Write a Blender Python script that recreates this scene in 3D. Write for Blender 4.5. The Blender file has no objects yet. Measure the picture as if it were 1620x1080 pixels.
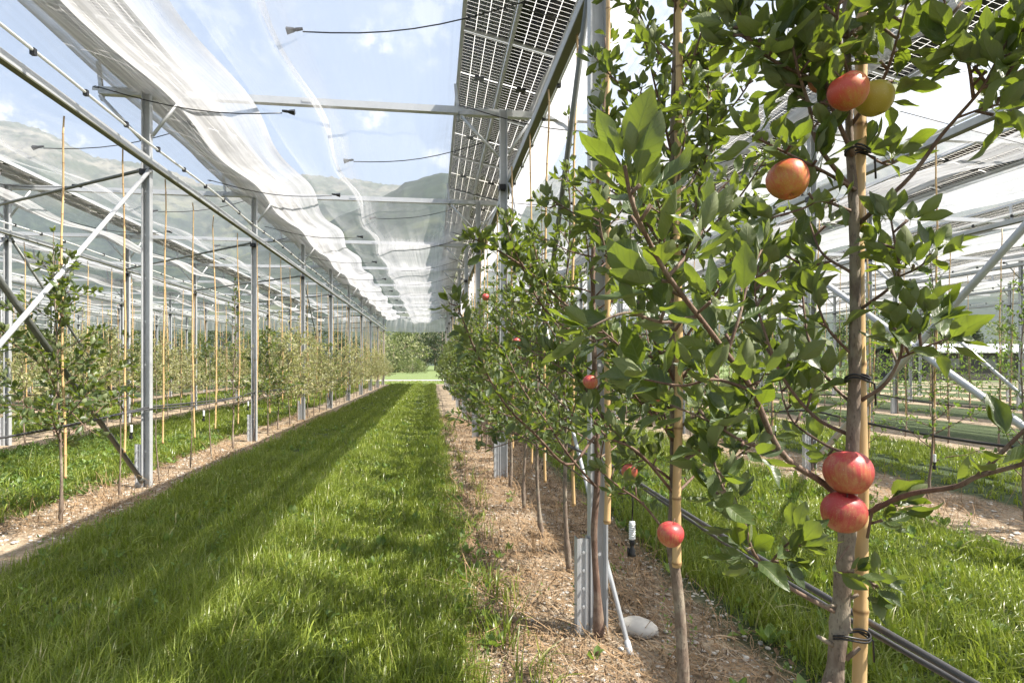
import bpy, math, random
import numpy as np
from mathutils import Vector, Matrix
rad = math.radians
rng = np.random.default_rng(11)
random.seed(5)
sc = bpy.context.scene
col = sc.collection
PI = math.pi

# ------------------------------------------------------------------ camera constants
F_PX = 950.0; TH = rad(7.5); CT, ST = math.cos(TH), math.sin(TH); CAMZ = 1.18
def P(px, py, d):
    """a point measured in the photograph at depth d metres -> world"""
    r = (px-810)/F_PX*d; z = (576-py)/F_PX*d
    return Vector((r*CT+d*ST, d*CT-r*ST, CAMZ+z))

# ------------------------------------------------------------------ row layout
S = 3.5
XR0 = 0.735; XL0 = -2.765
BAY = 3.55; Y0 = 6.27
YPOST = [Y0+BAY*i for i in range(-2, 9)]          # -0.83 ... 34.7
YEND = 35.2
SUN = Vector((0.70, -0.27, 1.0)).normalized()      # towards the sun

ONES = ['', 'first','second','third','fourth','fifth','sixth','seventh','eighth','ninth','tenth','eleventh','twelfth',
        'thirteenth','fourteenth','fifteenth','sixteenth','seventeenth','eighteenth','nineteenth']
TENS = {20:'twent',30:'thirt',40:'fort',50:'fift'}
def ordw(n):
    if n < 20: return ONES[n]
    t = n//10*10
    return TENS[t]+('ieth' if n == t else 'y-'+ONES[n-t])
ROWNAME = {0:'row right of the grass lane', -1:'row left of the grass lane', 1:'second row to the right', 2:'third row to the right',
           3:'fourth row to the right', 4:'fifth row to the right', 5:'sixth row to the right', -2:'second row to the left', -3:'third row to the left', -4:'fourth row to the left',
           -5:'fifth row to the left', -6:'sixth row to the left', -7:'seventh row to the left', -8:'eighth row to the left'}
def rowx(r): return XR0+S*r

# ------------------------------------------------------------------ object helpers
def tag(o, label=None, cat=None, group=None, kind=None):
    if label: o['label'] = label
    if cat: o['category'] = cat
    if group: o['group'] = group
    if kind: o['kind'] = kind
    return o
def empty(name, loc=(0,0,0), label=None, cat=None, group=None, rz=0):
    o = bpy.data.objects.new(name, None); col.objects.link(o)
    o.empty_display_size = 0.1
    o.location = loc; o.rotation_euler = (0,0,rz)
    return tag(o, label, cat, group)
def link(name, me, parent=None, loc=None):
    o = bpy.data.objects.new(name, me); col.objects.link(o)
    if parent: o.parent = parent
    if loc is not None: o.location = loc
    return o
def copy_tree(o, parent=None):
    c = o.copy(); col.objects.link(c)
    if parent: c.parent = parent; 
    for ch in list(o.children): copy_tree(ch, c)
    return c
def mesh(name, V, Q, mats, smooth=True, rnd=None, mi=None, uv=None, attrs=None):
    V = np.asarray(V, dtype=np.float32).reshape(-1,3); Q = np.asarray(Q, dtype=np.int32).reshape(-1,4)
    me = bpy.data.meshes.new(name)
    me.vertices.add(len(V)); me.vertices.foreach_set('co', V.ravel())
    me.loops.add(len(Q)*4); me.loops.foreach_set('vertex_index', Q.ravel())
    me.polygons.add(len(Q)); me.polygons.foreach_set('loop_start', np.arange(len(Q), dtype=np.int32)*4)
    me.polygons.foreach_set('loop_total', np.full(len(Q), 4, dtype=np.int32))
    if not isinstance(mats, (list,tuple)): mats = [mats]
    for m in mats: me.materials.append(m)
    if mi is not None: me.polygons.foreach_set('material_index', np.asarray(mi, dtype=np.int32))
    me.update(calc_edges=True)
    me.polygons.foreach_set('use_smooth', np.full(len(Q), smooth, dtype=bool))
    if rnd is not None:
        a = me.attributes.new('rnd', 'FLOAT', 'POINT'); a.data.foreach_set('value', np.asarray(rnd, dtype=np.float32))
    if attrs:
        for k, v in attrs.items():
            a = me.attributes.new(k, 'FLOAT', 'POINT'); a.data.foreach_set('value', np.asarray(v, dtype=np.float32))
    if uv is not None:
        l = me.uv_layers.new(name='UVMap'); l.data.foreach_set('uv', np.asarray(uv, dtype=np.float32)[Q.ravel()].ravel())
    return me

class MB:
    def __init__(s): s.V=[]; s.Q=[]; s.R=[]; s.n=0
    def add(s, V, Q, r=0.5):
        V=np.asarray(V,dtype=float).reshape(-1,3); Q=np.asarray(Q,dtype=int).reshape(-1,4)
        s.V.append(V); s.Q.append(Q+s.n); s.n+=len(V)
        s.R.append(np.full(len(V), r) if np.isscalar(r) else np.asarray(r, dtype=float))
        return s
    def box(s, a, b, r=.5):
        x0,y0,z0=a; x1,y1,z1=b
        V=[(x0,y0,z0),(x1,y0,z0),(x1,y1,z0),(x0,y1,z0),(x0,y0,z1),(x1,y0,z1),(x1,y1,z1),(x0,y1,z1)]
        return s.add(V,[(0,3,2,1),(4,5,6,7),(0,1,5,4),(1,2,6,5),(2,3,7,6),(3,0,4,7)],r)
    def tube(s, pts, radii, sides=8, r=.5, cap=True):
        pts=[Vector(p) for p in pts]; n=len(pts)
        if np.isscalar(radii): radii=[radii]*n
        V=[]; up=None
        for i,p in enumerate(pts):
            t=(pts[min(i+1,n-1)]-pts[max(i-1,0)])
            if t.length<1e-9: t=Vector((0,0,1))
            t.normalize()
            if up is None: up = Vector((1,0,0)) if abs(t.x)<.8 else Vector((0,0,1))
            a=up-t*up.dot(t); 
            if a.length<1e-4: a=t.orthogonal()
            a.normalize(); b=t.cross(a); up=a
            for k in range(sides):
                q=2*PI*k/sides; V.append(p+(a*math.cos(q)+b*math.sin(q))*radii[i])
        Q=[(i*sides+k, i*sides+(k+1)%sides, (i+1)*sides+(k+1)%sides, (i+1)*sides+k) for i in range(n-1) for k in range(sides)]
        if cap:
            for e in (0,n-1):
                V.append(pts[e]); c=len(V)-1
                for k in range(0,sides,2):
                    q=(e*sides+k, e*sides+(k+1)%sides, e*sides+(k+2)%sides)
                    Q.append((c,q[2],q[1],q[0]) if e==0 else (c,q[0],q[1],q[2]))
        return s.add([tuple(v) for v in V], Q, r)
    def lathe(s, prof, seg=16, axis_o=(0,0,0), r=.5):
        V=[]; n=len(prof); o=axis_o
        for (rr,z) in prof:
            for k in range(seg):
                q=2*PI*k/seg; V.append((o[0]+rr*math.cos(q),o[1]+rr*math.sin(q),o[2]+z))
        Q=[(i*seg+k,i*seg+(k+1)%seg,(i+1)*seg+(k+1)%seg,(i+1)*seg+k) for i in range(n-1) for k in range(seg)]
        return s.add(V,Q,r)
    def extr(s, poly, p0, p1, upv=(0,0,1), r=.5):
        """extrude a 2-D polygon (a,b) from p0 to p1; a is along side, b along up"""
        p0=Vector(p0); p1=Vector(p1); t=(p1-p0).normalized(); u=Vector(upv); u=(u-t*u.dot(t)).normalized(); a=t.cross(u)
        n=len(poly); V=[tuple(p+a*x+u*y) for p in (p0,p1) for (x,y) in poly]
        Q=[(k,(k+1)%n,(k+1)%n+n,k+n) for k in range(n)]
        return s.add(V,Q,r)
    def xf(s, M):
        M=np.array(M); s.V=[v@M[:3,:3].T+M[:3,3] for v in s.V]; return s
    def data(s): return np.concatenate(s.V), np.concatenate(s.Q), np.concatenate(s.R)
    def build(s, name, mat, parent=None, smooth=False, loc=None):
        V,Q,R=s.data(); me=mesh(name,V,Q,mat,smooth,R); return link(name,me,parent,loc)

# ------------------------------------------------------------------ noise in numpy
_perm = rng.random((64,64,8))
def vnoise(x, y, k=0):
    x=np.asarray(x,dtype=float); y=np.asarray(y,dtype=float)
    xi=np.floor(x).astype(int); yi=np.floor(y).astype(int); fx=x-xi; fy=y-yi
    fx=fx*fx*(3-2*fx); fy=fy*fy*(3-2*fy)
    g=lambda a,b: _perm[a%64,b%64,k]
    return (g(xi,yi)*(1-fx)+g(xi+1,yi)*fx)*(1-fy)+(g(xi,yi+1)*(1-fx)+g(xi+1,yi+1)*fx)*fy
def fbm(x,y,o=4,k=0):
    s=0; a=.5
    for i in range(o): s=s+a*vnoise(x*2**i+17.3*i, y*2**i+5.1*i, (k+i)%8); a*=.5
    return s
def gz(x, y):
    """height of the ground"""
    x=np.asarray(x,dtype=float); y=np.asarray(y,dtype=float)
    near=np.clip(1-(np.abs(y)-40)/60,0,1)*np.clip(1-(np.abs(x)-45)/60,0,1)
    lane=((x-XR0)/S)%1.0           # 0 at a row, 0.5 mid lane
    strip=np.cos(lane*2*PI)
    h=.035*(fbm(x*.35,y*.35)-.5)-.018*strip*near+.03*(fbm(x*1.7,y*1.7,3,2)-.5)*near
    return h*near
def gzs(x,y): return float(gz(np.array([x]),np.array([y]))[0])

# ------------------------------------------------------------------ materials
class NT:
    def __init__(s, name, world=False):
        if world: s.m=bpy.data.worlds.new(name); sc.world=s.m
        else: s.m=bpy.data.materials.new(name)
        s.m.use_nodes=True; s.t=s.m.node_tree; s.t.nodes.clear()
    def n(s, ty, **kw):
        nd=s.t.nodes.new(ty)
        for k,v in kw.items():
            if k=='i':
                for kk,vv in v.items():
                    if isinstance(vv, bpy.types.NodeSocket): s.t.links.new(vv, nd.inputs[kk])
                    else: nd.inputs[kk].default_value=vv
            else: setattr(nd,k,v)
        return nd
    def l(s,a,b): s.t.links.new(a,b)
    def ramp(s, fac, stops, interp='LINEAR'):
        nd=s.t.nodes.new('ShaderNodeValToRGB'); cr=nd.color_ramp; cr.interpolation=interp
        while len(cr.elements)<len(stops): cr.elements.new(0.5)
        for e,(p,c) in zip(cr.elements,stops):
            e.position=p; e.color=(c[0],c[1],c[2],1) if not np.isscalar(c) else (c,c,c,1)
        s.l(fac,nd.inputs[0]); return nd.outputs[0]
    def math(s, op, a, b=0.0, c=None, clamp=False):
        nd=s.t.nodes.new('ShaderNodeMath'); nd.operation=op; nd.use_clamp=clamp
        for i,v in enumerate((a,b) if c is None else (a,b,c)):
            if isinstance(v,bpy.types.NodeSocket): s.l(v,nd.inputs[i])
            else: nd.inputs[i].default_value=v
        return nd.outputs[0]
    def mix(s, f, a, b, ty='MIX'):
        nd=s.t.nodes.new('ShaderNodeMix'); nd.data_type='RGBA'; nd.blend_type=ty
        for i,v in ((0,f),(6,a),(7,b)):
            if isinstance(v,bpy.types.NodeSocket): s.l(v,nd.inputs[i])
            else: nd.inputs[i].default_value = v if i==0 else (v[0],v[1],v[2],1)
        return nd.outputs[2]
    def noise(s, vec, scale, detail=3, rough=.5, out=0):
        nd=s.n('ShaderNodeTexNoise', i={'Scale':scale,'Detail':detail,'Roughness':rough})
        if vec is not None: s.l(vec, nd.inputs['Vector'])
        return nd.outputs[out]
    def obj(s): return s.n('ShaderNodeTexCoord').outputs['Object']
    def pos(s): return s.n('ShaderNodeNewGeometry').outputs['Position']
    def attr(s, name): return s.n('ShaderNodeAttribute', attribute_name=name).outputs['Fac']
    def out(s, sh, vol=None):
        o=s.n('ShaderNodeOutputMaterial')
        if sh is not None: s.l(sh,o.inputs[0])
        if vol is not None: s.l(vol,o.inputs[1])
        return s.m
    def bsdf(s, color, rough=.6, metal=0, bump=None, bs=.3, bd=.01, **kw):
        nd=s.n('ShaderNodeBsdfPrincipled')
        for k,v in (('Base Color',color),('Roughness',rough),('Metallic',metal)):
            if isinstance(v,bpy.types.NodeSocket): s.l(v,nd.inputs[k])
            elif k=='Base Color': nd.inputs[k].default_value=(*v,1)
            else: nd.inputs[k].default_value=v
        for k,v in kw.items():
            k=k.replace('_',' ')
            if isinstance(v,bpy.types.NodeSocket): s.l(v,nd.inputs[k])
            else: nd.inputs[k].default_value=v
        if bump is not None:
            b=s.n('ShaderNodeBump', i={'Strength':bs,'Distance':bd,'Height':bump}); s.l(b.outputs[0],nd.inputs['Normal'])
        return nd.outputs[0]

def leafmat(name, dark, mid, light, under, trans, gloss=.34, tw=.30):
    t=NT(name); r=t.attr('rnd'); q=t.attr('lq'); u=t.attr('lu')
    aq=t.math('ABSOLUTE',q)
    mid_=t.ramp(aq,[(.03,1),(.09,0)])
    lat=t.math('ABSOLUTE',t.math('SUBTRACT',t.math('FRACT',t.math('SUBTRACT',t.math('MULTIPLY',u,9.0),t.math('MULTIPLY',aq,1.5))),.5))
    lat=t.math('MULTIPLY',t.ramp(lat,[(.05,1),(.16,0)]),.45)
    vein=t.math('MAXIMUM',mid_,lat)
    c=t.ramp(r,[(0,dark),(.55,mid),(.9,light),(1,(light[0]*1.5,light[1]*1.25,light[2]*1.1))])
    nn=t.noise(t.obj(),55,3)
    c=t.mix(t.math('MULTIPLY',nn,.45),c,light)
    c=t.mix(t.ramp(t.noise(t.obj(),130,2),[(.70,0),(.74,.6)]),c,(.16,.09,.03))
    vc=(light[0]*1.7+.03,light[1]*1.5+.03,light[2]*1.5+.02)
    c=t.mix(t.math('MULTIPLY',vein,.7),c,vc)
    geo=t.n('ShaderNodeNewGeometry')
    cu=t.mix(t.math('MULTIPLY',r,.5),under,(under[0]*1.35,under[1]*1.3,under[2]*1.2))
    cu=t.mix(t.math('MULTIPLY',vein,.5),cu,(under[0]*1.7,under[1]*1.6,under[2]*1.5))
    cc=t.mix(geo.outputs['Backfacing'],c,cu)
    rough=t.math('ADD',t.math('MULTIPLY',geo.outputs['Backfacing'],.3),t.math('ADD',gloss,t.math('MULTIPLY',nn,.15)))
    b=t.bsdf(cc,rough,bump=t.math('SUBTRACT',t.math('MULTIPLY',nn,.6),vein),bs=.5,bd=.0012)
    b.node.inputs['Specular IOR Level'].default_value=.55
    tr=t.n('ShaderNodeBsdfTranslucent')
    tc=t.mix(t.math('MULTIPLY',r,.6),trans,(trans[0]*1.25,trans[1]*1.15,trans[2]))
    tc=t.mix(t.math('MULTIPLY',vein,.6),tc,(trans[0]*.45,trans[1]*.5,trans[2]*.6))
    t.l(tc,tr.inputs[0])
    mx=t.n('ShaderNodeMixShader', i={0:tw}); t.l(b,mx.inputs[1]); t.l(tr.outputs[0],mx.inputs[2])
    return t.out(mx.outputs[0])
M={}
M['leaf']=leafmat('apple_leaf',(.018,.040,.020),(.036,.066,.024),(.075,.110,.036),(.15,.18,.09),(.26,.36,.025))
M['leaf_pale']=leafmat('sunlit_apple_leaf',(.10,.13,.055),(.21,.225,.10),(.38,.37,.20),(.38,.38,.26),(.44,.48,.15),.45,.38)  # sunlit paleness painted into the leaf colour of the young trees
M['leaf_fresh']=leafmat('fresh_vine_leaf',(.035,.075,.018),(.07,.125,.025),(.12,.18,.04),(.14,.2,.09),(.25,.40,.04),.4)
M['leaf_far']=leafmat('distant_foliage',(.018,.032,.014),(.055,.080,.026),(.13,.155,.05),(.12,.15,.07),(.2,.27,.04),.6,.3)
M['leaf_light']=leafmat('distant_pale_foliage',(.09,.115,.05),(.19,.21,.09),(.33,.33,.17),(.2,.22,.13),(.2,.28,.06),.6,.3)
M['leaf_dark']=leafmat('distant_dark_foliage',(.008,.018,.009),(.026,.042,.018),(.07,.09,.032),(.05,.07,.03),(.08,.12,.02),.6,.2)
M['weed']=leafmat('weed_leaf',(.05,.10,.02),(.085,.155,.03),(.14,.22,.05),(.15,.21,.08),(.28,.42,.04),.45,.35)

def grassmat():
    t=NT('grass_blade'); r=t.attr('rnd'); tip=t.attr('vein')
    c=t.ramp(r,[(0,(.060,.100,.013)),(.45,(.185,.250,.024)),(.8,(.34,.385,.055)),(.93,(.34,.36,.12)),(1,(.52,.46,.25))])
    pn=t.noise(t.pos(),1.3,3)
    c=t.mix(t.math('MULTIPLY',pn,.4),c,(.18,.22,.04))
    c=t.mix(t.math('MULTIPLY',tip,.35),c,(.17,.22,.06))
    b=t.bsdf(c,.33); b.node.inputs['Specular IOR Level'].default_value=.42
    tr=t.n('ShaderNodeBsdfTranslucent'); t.l(t.mix(.5,c,(.38,.48,.04)),tr.inputs[0])
    mx=t.n('ShaderNodeMixShader', i={0:.4}); t.l(b,mx.inputs[1]); t.l(tr.outputs[0],mx.inputs[2])
    return t.out(mx.outputs[0])
M['grass']=grassmat()

def groundmat():
    t=NT('orchard_ground'); p=t.pos()
    sp=t.n('ShaderNodeSeparateXYZ'); t.l(p,sp.inputs[0])
    big=t.noise(p,.9,4,.6); n2=t.noise(p,4.5,5,.65); n3=t.noise(p,26,5,.7); n4=t.noise(p,110,3,.6)
    soil=t.ramp(n2,[(.25,(.10,.076,.047)),(.5,(.23,.178,.112)),(.75,(.40,.33,.225))])
    soil=t.mix(t.ramp(n3,[(.45,0),(.62,1)]),soil,(.44,.36,.265))
    vor=t.n('ShaderNodeTexVoronoi', i={'Scale':38.0,'Randomness':1.0}); t.l(p,vor.inputs['Vector'])
    peb=t.ramp(vor.outputs['Distance'],[(.16,1),(.30,0)])
    pick=t.ramp(t.n('ShaderNodeSeparateColor',i={0:vor.outputs['Color']}).outputs[0],[(.5,0),(.6,1)])
    soil=t.mix(t.math('MULTIPLY',t.math('MULTIPLY',peb,pick),.8),soil,(.42,.39,.35))
    litter=t.noise(p,60,6,.8)
    soil=t.mix(t.ramp(litter,[(.52,0),(.60,.7)]),soil,(.22,.11,.055))
    turf=t.ramp(n3,[(.3,(.022,.038,.010)),(.55,(.045,.07,.016)),(.75,(.08,.11,.03))])
    field=t.ramp(n2,[(.3,(.10,.15,.04)),(.7,(.15,.19,.06))])
    lane=t.math('FRACT',t.math('DIVIDE',t.math('SUBTRACT',sp.outputs[0],XR0-S*40),S))
    # strip of bare soil from -0.62 to +0.55 m about every row, wobbling edges
    c=t.math('ABSOLUTE',t.math('SUBTRACT',t.math('FRACT',t.math('ADD',lane,.5)),.5))
    c=t.math('MULTIPLY',c,S)
    c=t.math('ADD',c,t.math('MULTIPLY',t.math('SUBTRACT',big,.5),.35))
    c=t.math('ADD',c,t.math('MULTIPLY',t.math('SUBTRACT',n2,.5),.25))
    g=t.ramp(c,[(.50,0),(.66,1)])
    far=t.math('GREATER_THAN',sp.outputs[1],36.5)
    colr=t.mix(g,soil,turf); colr=t.mix(far,colr,field)
    hgt=t.math('ADD',t.math('ADD',n3,t.math('MULTIPLY',n4,.5)),t.math('MULTIPLY',peb,.35))
    return t.out(t.bsdf(colr,.92,bump=hgt,bs=.9,bd=.02))
M['ground']=groundmat()

def simple(name,c,rough=.6,metal=0,var=.15,scale=20,bs=.0,**kw):
    t=NT(name); n=t.noise(t.obj(),scale,4,.6)
    cc=t.mix(n,tuple(x*(1-var) for x in c),tuple(min(1,x*(1+var)) for x in c))
    return t.out(t.bsdf(cc,rough,metal,bump=n if bs>0 else None,bs=bs,bd=.004,**kw))
def galv():
    t=NT('galvanised_steel'); p=t.pos()
    v=t.n('ShaderNodeTexVoronoi', i={'Scale':45.0}); t.l(p,v.inputs['Vector'])
    n=t.noise(p,7,4,.6)
    c=t.mix(v.outputs['Color'],(.42,.44,.46),(.56,.58,.60)); c=t.mix(t.math('MULTIPLY',n,.5),c,(.36,.37,.38))
    c=t.mix(.7,c,(.52,.54,.56)); st_=t.noise(p,2.2,5,.7); c=t.mix(t.ramp(st_,[(.5,0),(.75,.5)]),c,(.33,.34,.34))
    return t.out(t.bsdf(c,t.math('ADD',t.math('MULTIPLY',n,.25),.38),.35))
M['steel']=galv()
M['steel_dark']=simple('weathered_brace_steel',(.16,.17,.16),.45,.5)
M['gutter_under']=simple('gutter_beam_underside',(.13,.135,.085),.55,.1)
M['black']=simple('black_plastic',(.012,.012,.014),.4)
M['hose']=simple('grey_irrigation_hose',(.055,.055,.06),.42,0,.25,9)
M['white']=simple('white_plastic',(.72,.74,.73),.35,0,.05)
M['wire']=simple('steel_wire',(.12,.12,.12),.5,.3)
M['dark_wall']=simple('dark_shed_wall',(.05,.045,.042),.8)
M['shed_roof']=simple('pale_shed_roof',(.55,.57,.6),.5)
def bark(name,a,b,lich):
    t=NT(name); p=t.pos(); mp=t.n('ShaderNodeMapping'); mp.inputs['Scale'].default_value=(1,1,.35); t.l(p,mp.inputs[0])
    n=t.noise(mp.outputs[0],55,5,.65); n2=t.noise(p,14,4,.6); n3=t.noise(mp.outputs[0],190,3,.7)
    c=t.mix(t.ramp(n,[(.3,0),(.7,1)]),a,b); c=t.mix(t.ramp(n2,[(.5,0),(.66,.75)]),c,lich)
    c=t.mix(t.ramp(n3,[(.56,0),(.64,.6)]),c,tuple(x*.45 for x in a))
    return t.out(t.bsdf(c,.75,bump=t.math('ADD',n,t.math('MULTIPLY',n3,.6)),bs=.7,bd=.004))
M['bark']=bark('apple_bark',(.12,.085,.06),(.25,.195,.15),(.33,.29,.22))
M['twig']=bark('apple_twig',(.10,.055,.04),(.19,.12,.085),(.25,.19,.14))
def bamboo():
    t=NT('bamboo_cane'); r=t.attr('rnd'); n=t.noise(t.obj(),6,4,.6)
    mp=t.n('ShaderNodeMapping'); mp.inputs['Scale'].default_value=(1,1,.03); t.l(t.obj(),mp.inputs[0]); n2=t.noise(mp.outputs[0],220,3,.6)
    c=t.mix(n,(.52,.34,.15),(.68,.50,.27)); c=t.mix(t.math('MULTIPLY',n2,.45),c,(.42,.24,.09))
    c=t.mix(t.ramp(r,[(.55,0),(.9,1)]),c,(.24,.14,.06))
    return t.out(t.bsdf(c,.42,bump=n2,bs=.15,bd=.001))
M['bamboo']=bamboo()
def applemat(name, yel, red, amt):
    t=NT(name); o=t.obj(); sp=t.n('ShaderNodeSeparateXYZ'); t.l(o,sp.inputs[0])
    n=t.noise(o,28,4,.6); 
    mp=t.n('ShaderNodeMapping'); mp.inputs['Scale'].default_value=(1,1,.12); t.l(o,mp.inputs[0]); st=t.noise(mp.outputs[0],190,3,.6)
    f=t.math('ADD',t.math('MULTIPLY',sp.outputs[2],9.0),amt)          # redder towards the shoulder
    f=t.math('ADD',f,t.math('MULTIPLY',t.math('SUBTRACT',n,.5),1.1)); f=t.math('ADD',f,t.math('MULTIPLY',t.math('SUBTRACT',st,.5),1.3))
    f=t.math('ADD',f,t.math('MULTIPLY',sp.outputs[0],6.0))
    c=t.mix(t.ramp(f,[(.1,0),(.85,1)]),yel,red)
    vo=t.n('ShaderNodeTexVoronoi', i={'Scale':260.0}); t.l(o,vo.inputs['Vector'])
    c=t.mix(t.ramp(vo.outputs['Distance'],[(.10,.55),(.2,0)]),c,(.62,.45,.25))
    b=t.bsdf(c,.44,bump=n,bs=.05,bd=.002,Subsurface_Weight=.08)
    b.node.inputs['Subsurface Radius'].default_value=(.01,.005,.003); b.node.inputs['Coat Weight'].default_value=.04
    return t.out(b)
M['apple_red']=applemat('apple_skin_red',(.50,.27,.10),(.46,.055,.055),.80)
M['apple_orange']=applemat('apple_skin_blush',(.48,.25,.05),(.52,.075,.045),.68)
M['apple_yellow']=applemat('apple_skin_yellow',(.40,.31,.04),(.50,.17,.06),-.12)
M['stone']=simple('river_stone',(.55,.52,.47),.7,0,.25,14,.3)
M['litter']=simple('dry_weed_straw',(.29,.19,.10),.8,0,.5,6)
M['litter2']=simple('bleached_straw',(.44,.35,.25),.8,0,.3,6)
M['deadleaf']=simple('dead_leaf',(.16,.105,.058),.8,0,.4,9)
M['path']=simple('gravel_path',(.46,.42,.36),.9,0,.2,3)

def netmat(name, wht, tex=True):
    t=NT(name); d=t.attr('dens')
    uv=t.n('ShaderNodeTexCoord').outputs['UV']
    mp=t.n('ShaderNodeMapping'); mp.inputs['Scale'].default_value=(9,.35,1); t.l(uv,mp.inputs[0])
    fold=t.noise(mp.outputs[0],1.6,4,.55)
    mp2=t.n('ShaderNodeMapping'); mp2.inputs['Scale'].default_value=(.8,2.2,1); t.l(uv,mp2.inputs[0])
    cross=t.noise(mp2.outputs[0],1.2,3,.6)
    k=t.math('MULTIPLY',t.ramp(fold,[(.3,.62),(.7,1.25)]),t.ramp(cross,[(.3,.8),(.7,1.15)]))
    lw=t.n('ShaderNodeLayerWeight', i={'Blend':.5}); cosn=t.math('MAXIMUM',t.math('SUBTRACT',1.0,lw.outputs['Facing']),.14)
    f=t.math('MINIMUM',t.math('MULTIPLY',d,k),.96)
    # threads cover more when the cloth is seen along its surface
    f=t.math('SUBTRACT',1.0,t.math('POWER',t.math('SUBTRACT',1.0,f),t.math('DIVIDE',1.0,cosn)),clamp=True)
    df=t.n('ShaderNodeBsdfDiffuse'); df.inputs[0].default_value=(*wht,1)
    tr=t.n('ShaderNodeBsdfTranslucent'); tr.inputs[0].default_value=(*wht,1)
    m1=t.n('ShaderNodeMixShader', i={0:.5}); t.l(df.outputs[0],m1.inputs[1]); t.l(tr.outputs[0],m1.inputs[2])
    tp=t.n('ShaderNodeBsdfTransparent')
    m2=t.n('ShaderNodeMixShader'); t.l(t.math('MINIMUM',f,.93),m2.inputs[0]); t.l(tp.outputs[0],m2.inputs[1]); t.l(m1.outputs[0],m2.inputs[2])
    return t.out(m2.outputs[0])
M['net']=netmat('white_hail_net',(.58,.59,.61))

def pvmat():
    t=NT('glass_solar_cells'); sp=t.n('ShaderNodeSeparateXYZ'); t.l(t.obj(),sp.inputs[0])
    def grid(x,pitch,gap):
        f=t.math('FRACT',t.math('ADD',t.math('DIVIDE',x,pitch),100.0))
        return t.math('LESS_THAN',t.math('ABSOLUTE',t.math('SUBTRACT',f,.5)),.5-gap/pitch/2)
    cx=grid(sp.outputs[0],.1005,.0055); cy=grid(sp.outputs[1],.0585,.0032)
    mid=t.math('GREATER_THAN',t.math('ABSOLUTE',sp.outputs[1]),.012)
    cell=t.math('MULTIPLY',t.math('MULTIPLY',cx,cy),mid)
    n=t.noise(t.obj(),9,3)
    dark=t.bsdf(t.mix(n,(.012,.014,.024),(.03,.032,.045)),.14)
    dark.node.inputs['Specular IOR Level'].default_value=.35
    gap=t.n('ShaderNodeBsdfTranslucent'); gap.inputs[0].default_value=(.9,.86,.76,1)
    gl=t.n('ShaderNodeBsdfTransparent'); gl.inputs[0].default_value=(.92,.92,.9,1)
    g=t.n('ShaderNodeMixShader', i={0:.55}); t.l(gap.outputs[0],g.inputs[1]); t.l(gl.outputs[0],g.inputs[2])
    mx=t.n('ShaderNodeMixShader', i={0:cell}); t.l(g.outputs[0],mx.inputs[1]); t.l(dark,mx.inputs[2])
    return t.out(mx.outputs[0])
M['pv']=pvmat()
def mountmat():
    t=NT('mountain_forest'); p=t.pos(); sp=t.n('ShaderNodeSeparateXYZ'); t.l(p,sp.inputs[0])
    n=t.noise(p,.004,6,.62); n2=t.noise(p,.022,7,.8); n3=t.noise(p,.0016,4,.6)
    forest=t.mix(t.ramp(n2,[(.35,0),(.65,1)]),(.008,.020,.016),(.040,.060,.036))
    meadow=t.mix(n2,(.05,.07,.035),(.10,.11,.06))
    rock=t.mix(n2,(.20,.175,.14),(.34,.31,.27))
    c=t.mix(t.ramp(n,[(.55,0),(.62,1)]),forest,meadow)
    hi=t.ramp(t.math('DIVIDE',t.math('ADD',sp.outputs[2],t.math('MULTIPLY',t.math('SUBTRACT',n3,.5),1200.0)),1400.0),[(.48,0),(.75,1)])
    c=t.mix(t.math('MULTIPLY',hi,.5),c,t.mix(t.ramp(n,[(.45,0),(.6,1)]),(.09,.10,.055),rock))
    return t.out(t.bsdf(c,.95))
M['mount']=mountmat()

# ------------------------------------------------------------------ world, sun, haze
w=NT('World',True)
sky=w.n('ShaderNodeTexSky'); sky.sky_type='NISHITA'; sky.sun_disc=False
sky.sun_elevation=math.asin(SUN.z); sky.sun_rotation=math.atan2(SUN.x,SUN.y)
sky.air_density=1.0; sky.dust_density=3.5; sky.ozone_density=1.2
tc=w.n('ShaderNodeTexCoord').outputs['Generated']
def dirof(px,py): return (P(px,py,1000)-Vector((0,0,CAMZ))).normalized()
cl=None
wn=w.noise(tc,9,7,.62); wn2=w.noise(tc,34,6,.65)
nz=w.math('ADD',w.math('MULTIPLY',wn,.4),w.math('MULTIPLY',wn2,.6))
for (px,py,rr,st) in [(75,215,.095,1.0),(20,200,.06,.9),(595,185,.035,.8),(590,70,.045,.55),(700,250,.05,.6),(260,20,.25,.2),(1400,60,.6,.6),(690,25,.10,.3),(-300,150,.3,.8),(1900,300,.4,.7),(150,60,.12,.2)]:
    d=dirof(px,py)
    ds=w.n('ShaderNodeVectorMath',operation='DISTANCE'); w.l(tc,ds.inputs[0]); ds.inputs[1].default_value=d
    m=w.math('SUBTRACT',1.0,w.math('DIVIDE',ds.outputs['Value'],rr),clamp=True)
    m=w.math('POWER',m,.7); m=w.math('MULTIPLY',m,w.math('ADD',.55,w.math('MULTIPLY',w.math('SUBTRACT',nz,.52),6.0)),clamp=True)
    m=w.math('MULTIPLY',w.ramp(m,[(.15,0),(.75,1)],'EASE'),st)
    cl=m if cl is None else w.math('MAXIMUM',cl,m)
veil=w.mix(w.math('ADD',.25,w.math('MULTIPLY',wn,.25)),sky.outputs[0],(3.3,3.8,4.4)); cc=w.mix(cl,veil,(5.6,5.6,5.6))
bg=w.n('ShaderNodeBackground'); w.l(cc,bg.inputs[0]); bg.inputs[1].default_value=.092
wo=w.n('ShaderNodeOutputWorld'); w.l(bg.outputs[0],wo.inputs[0])

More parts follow.
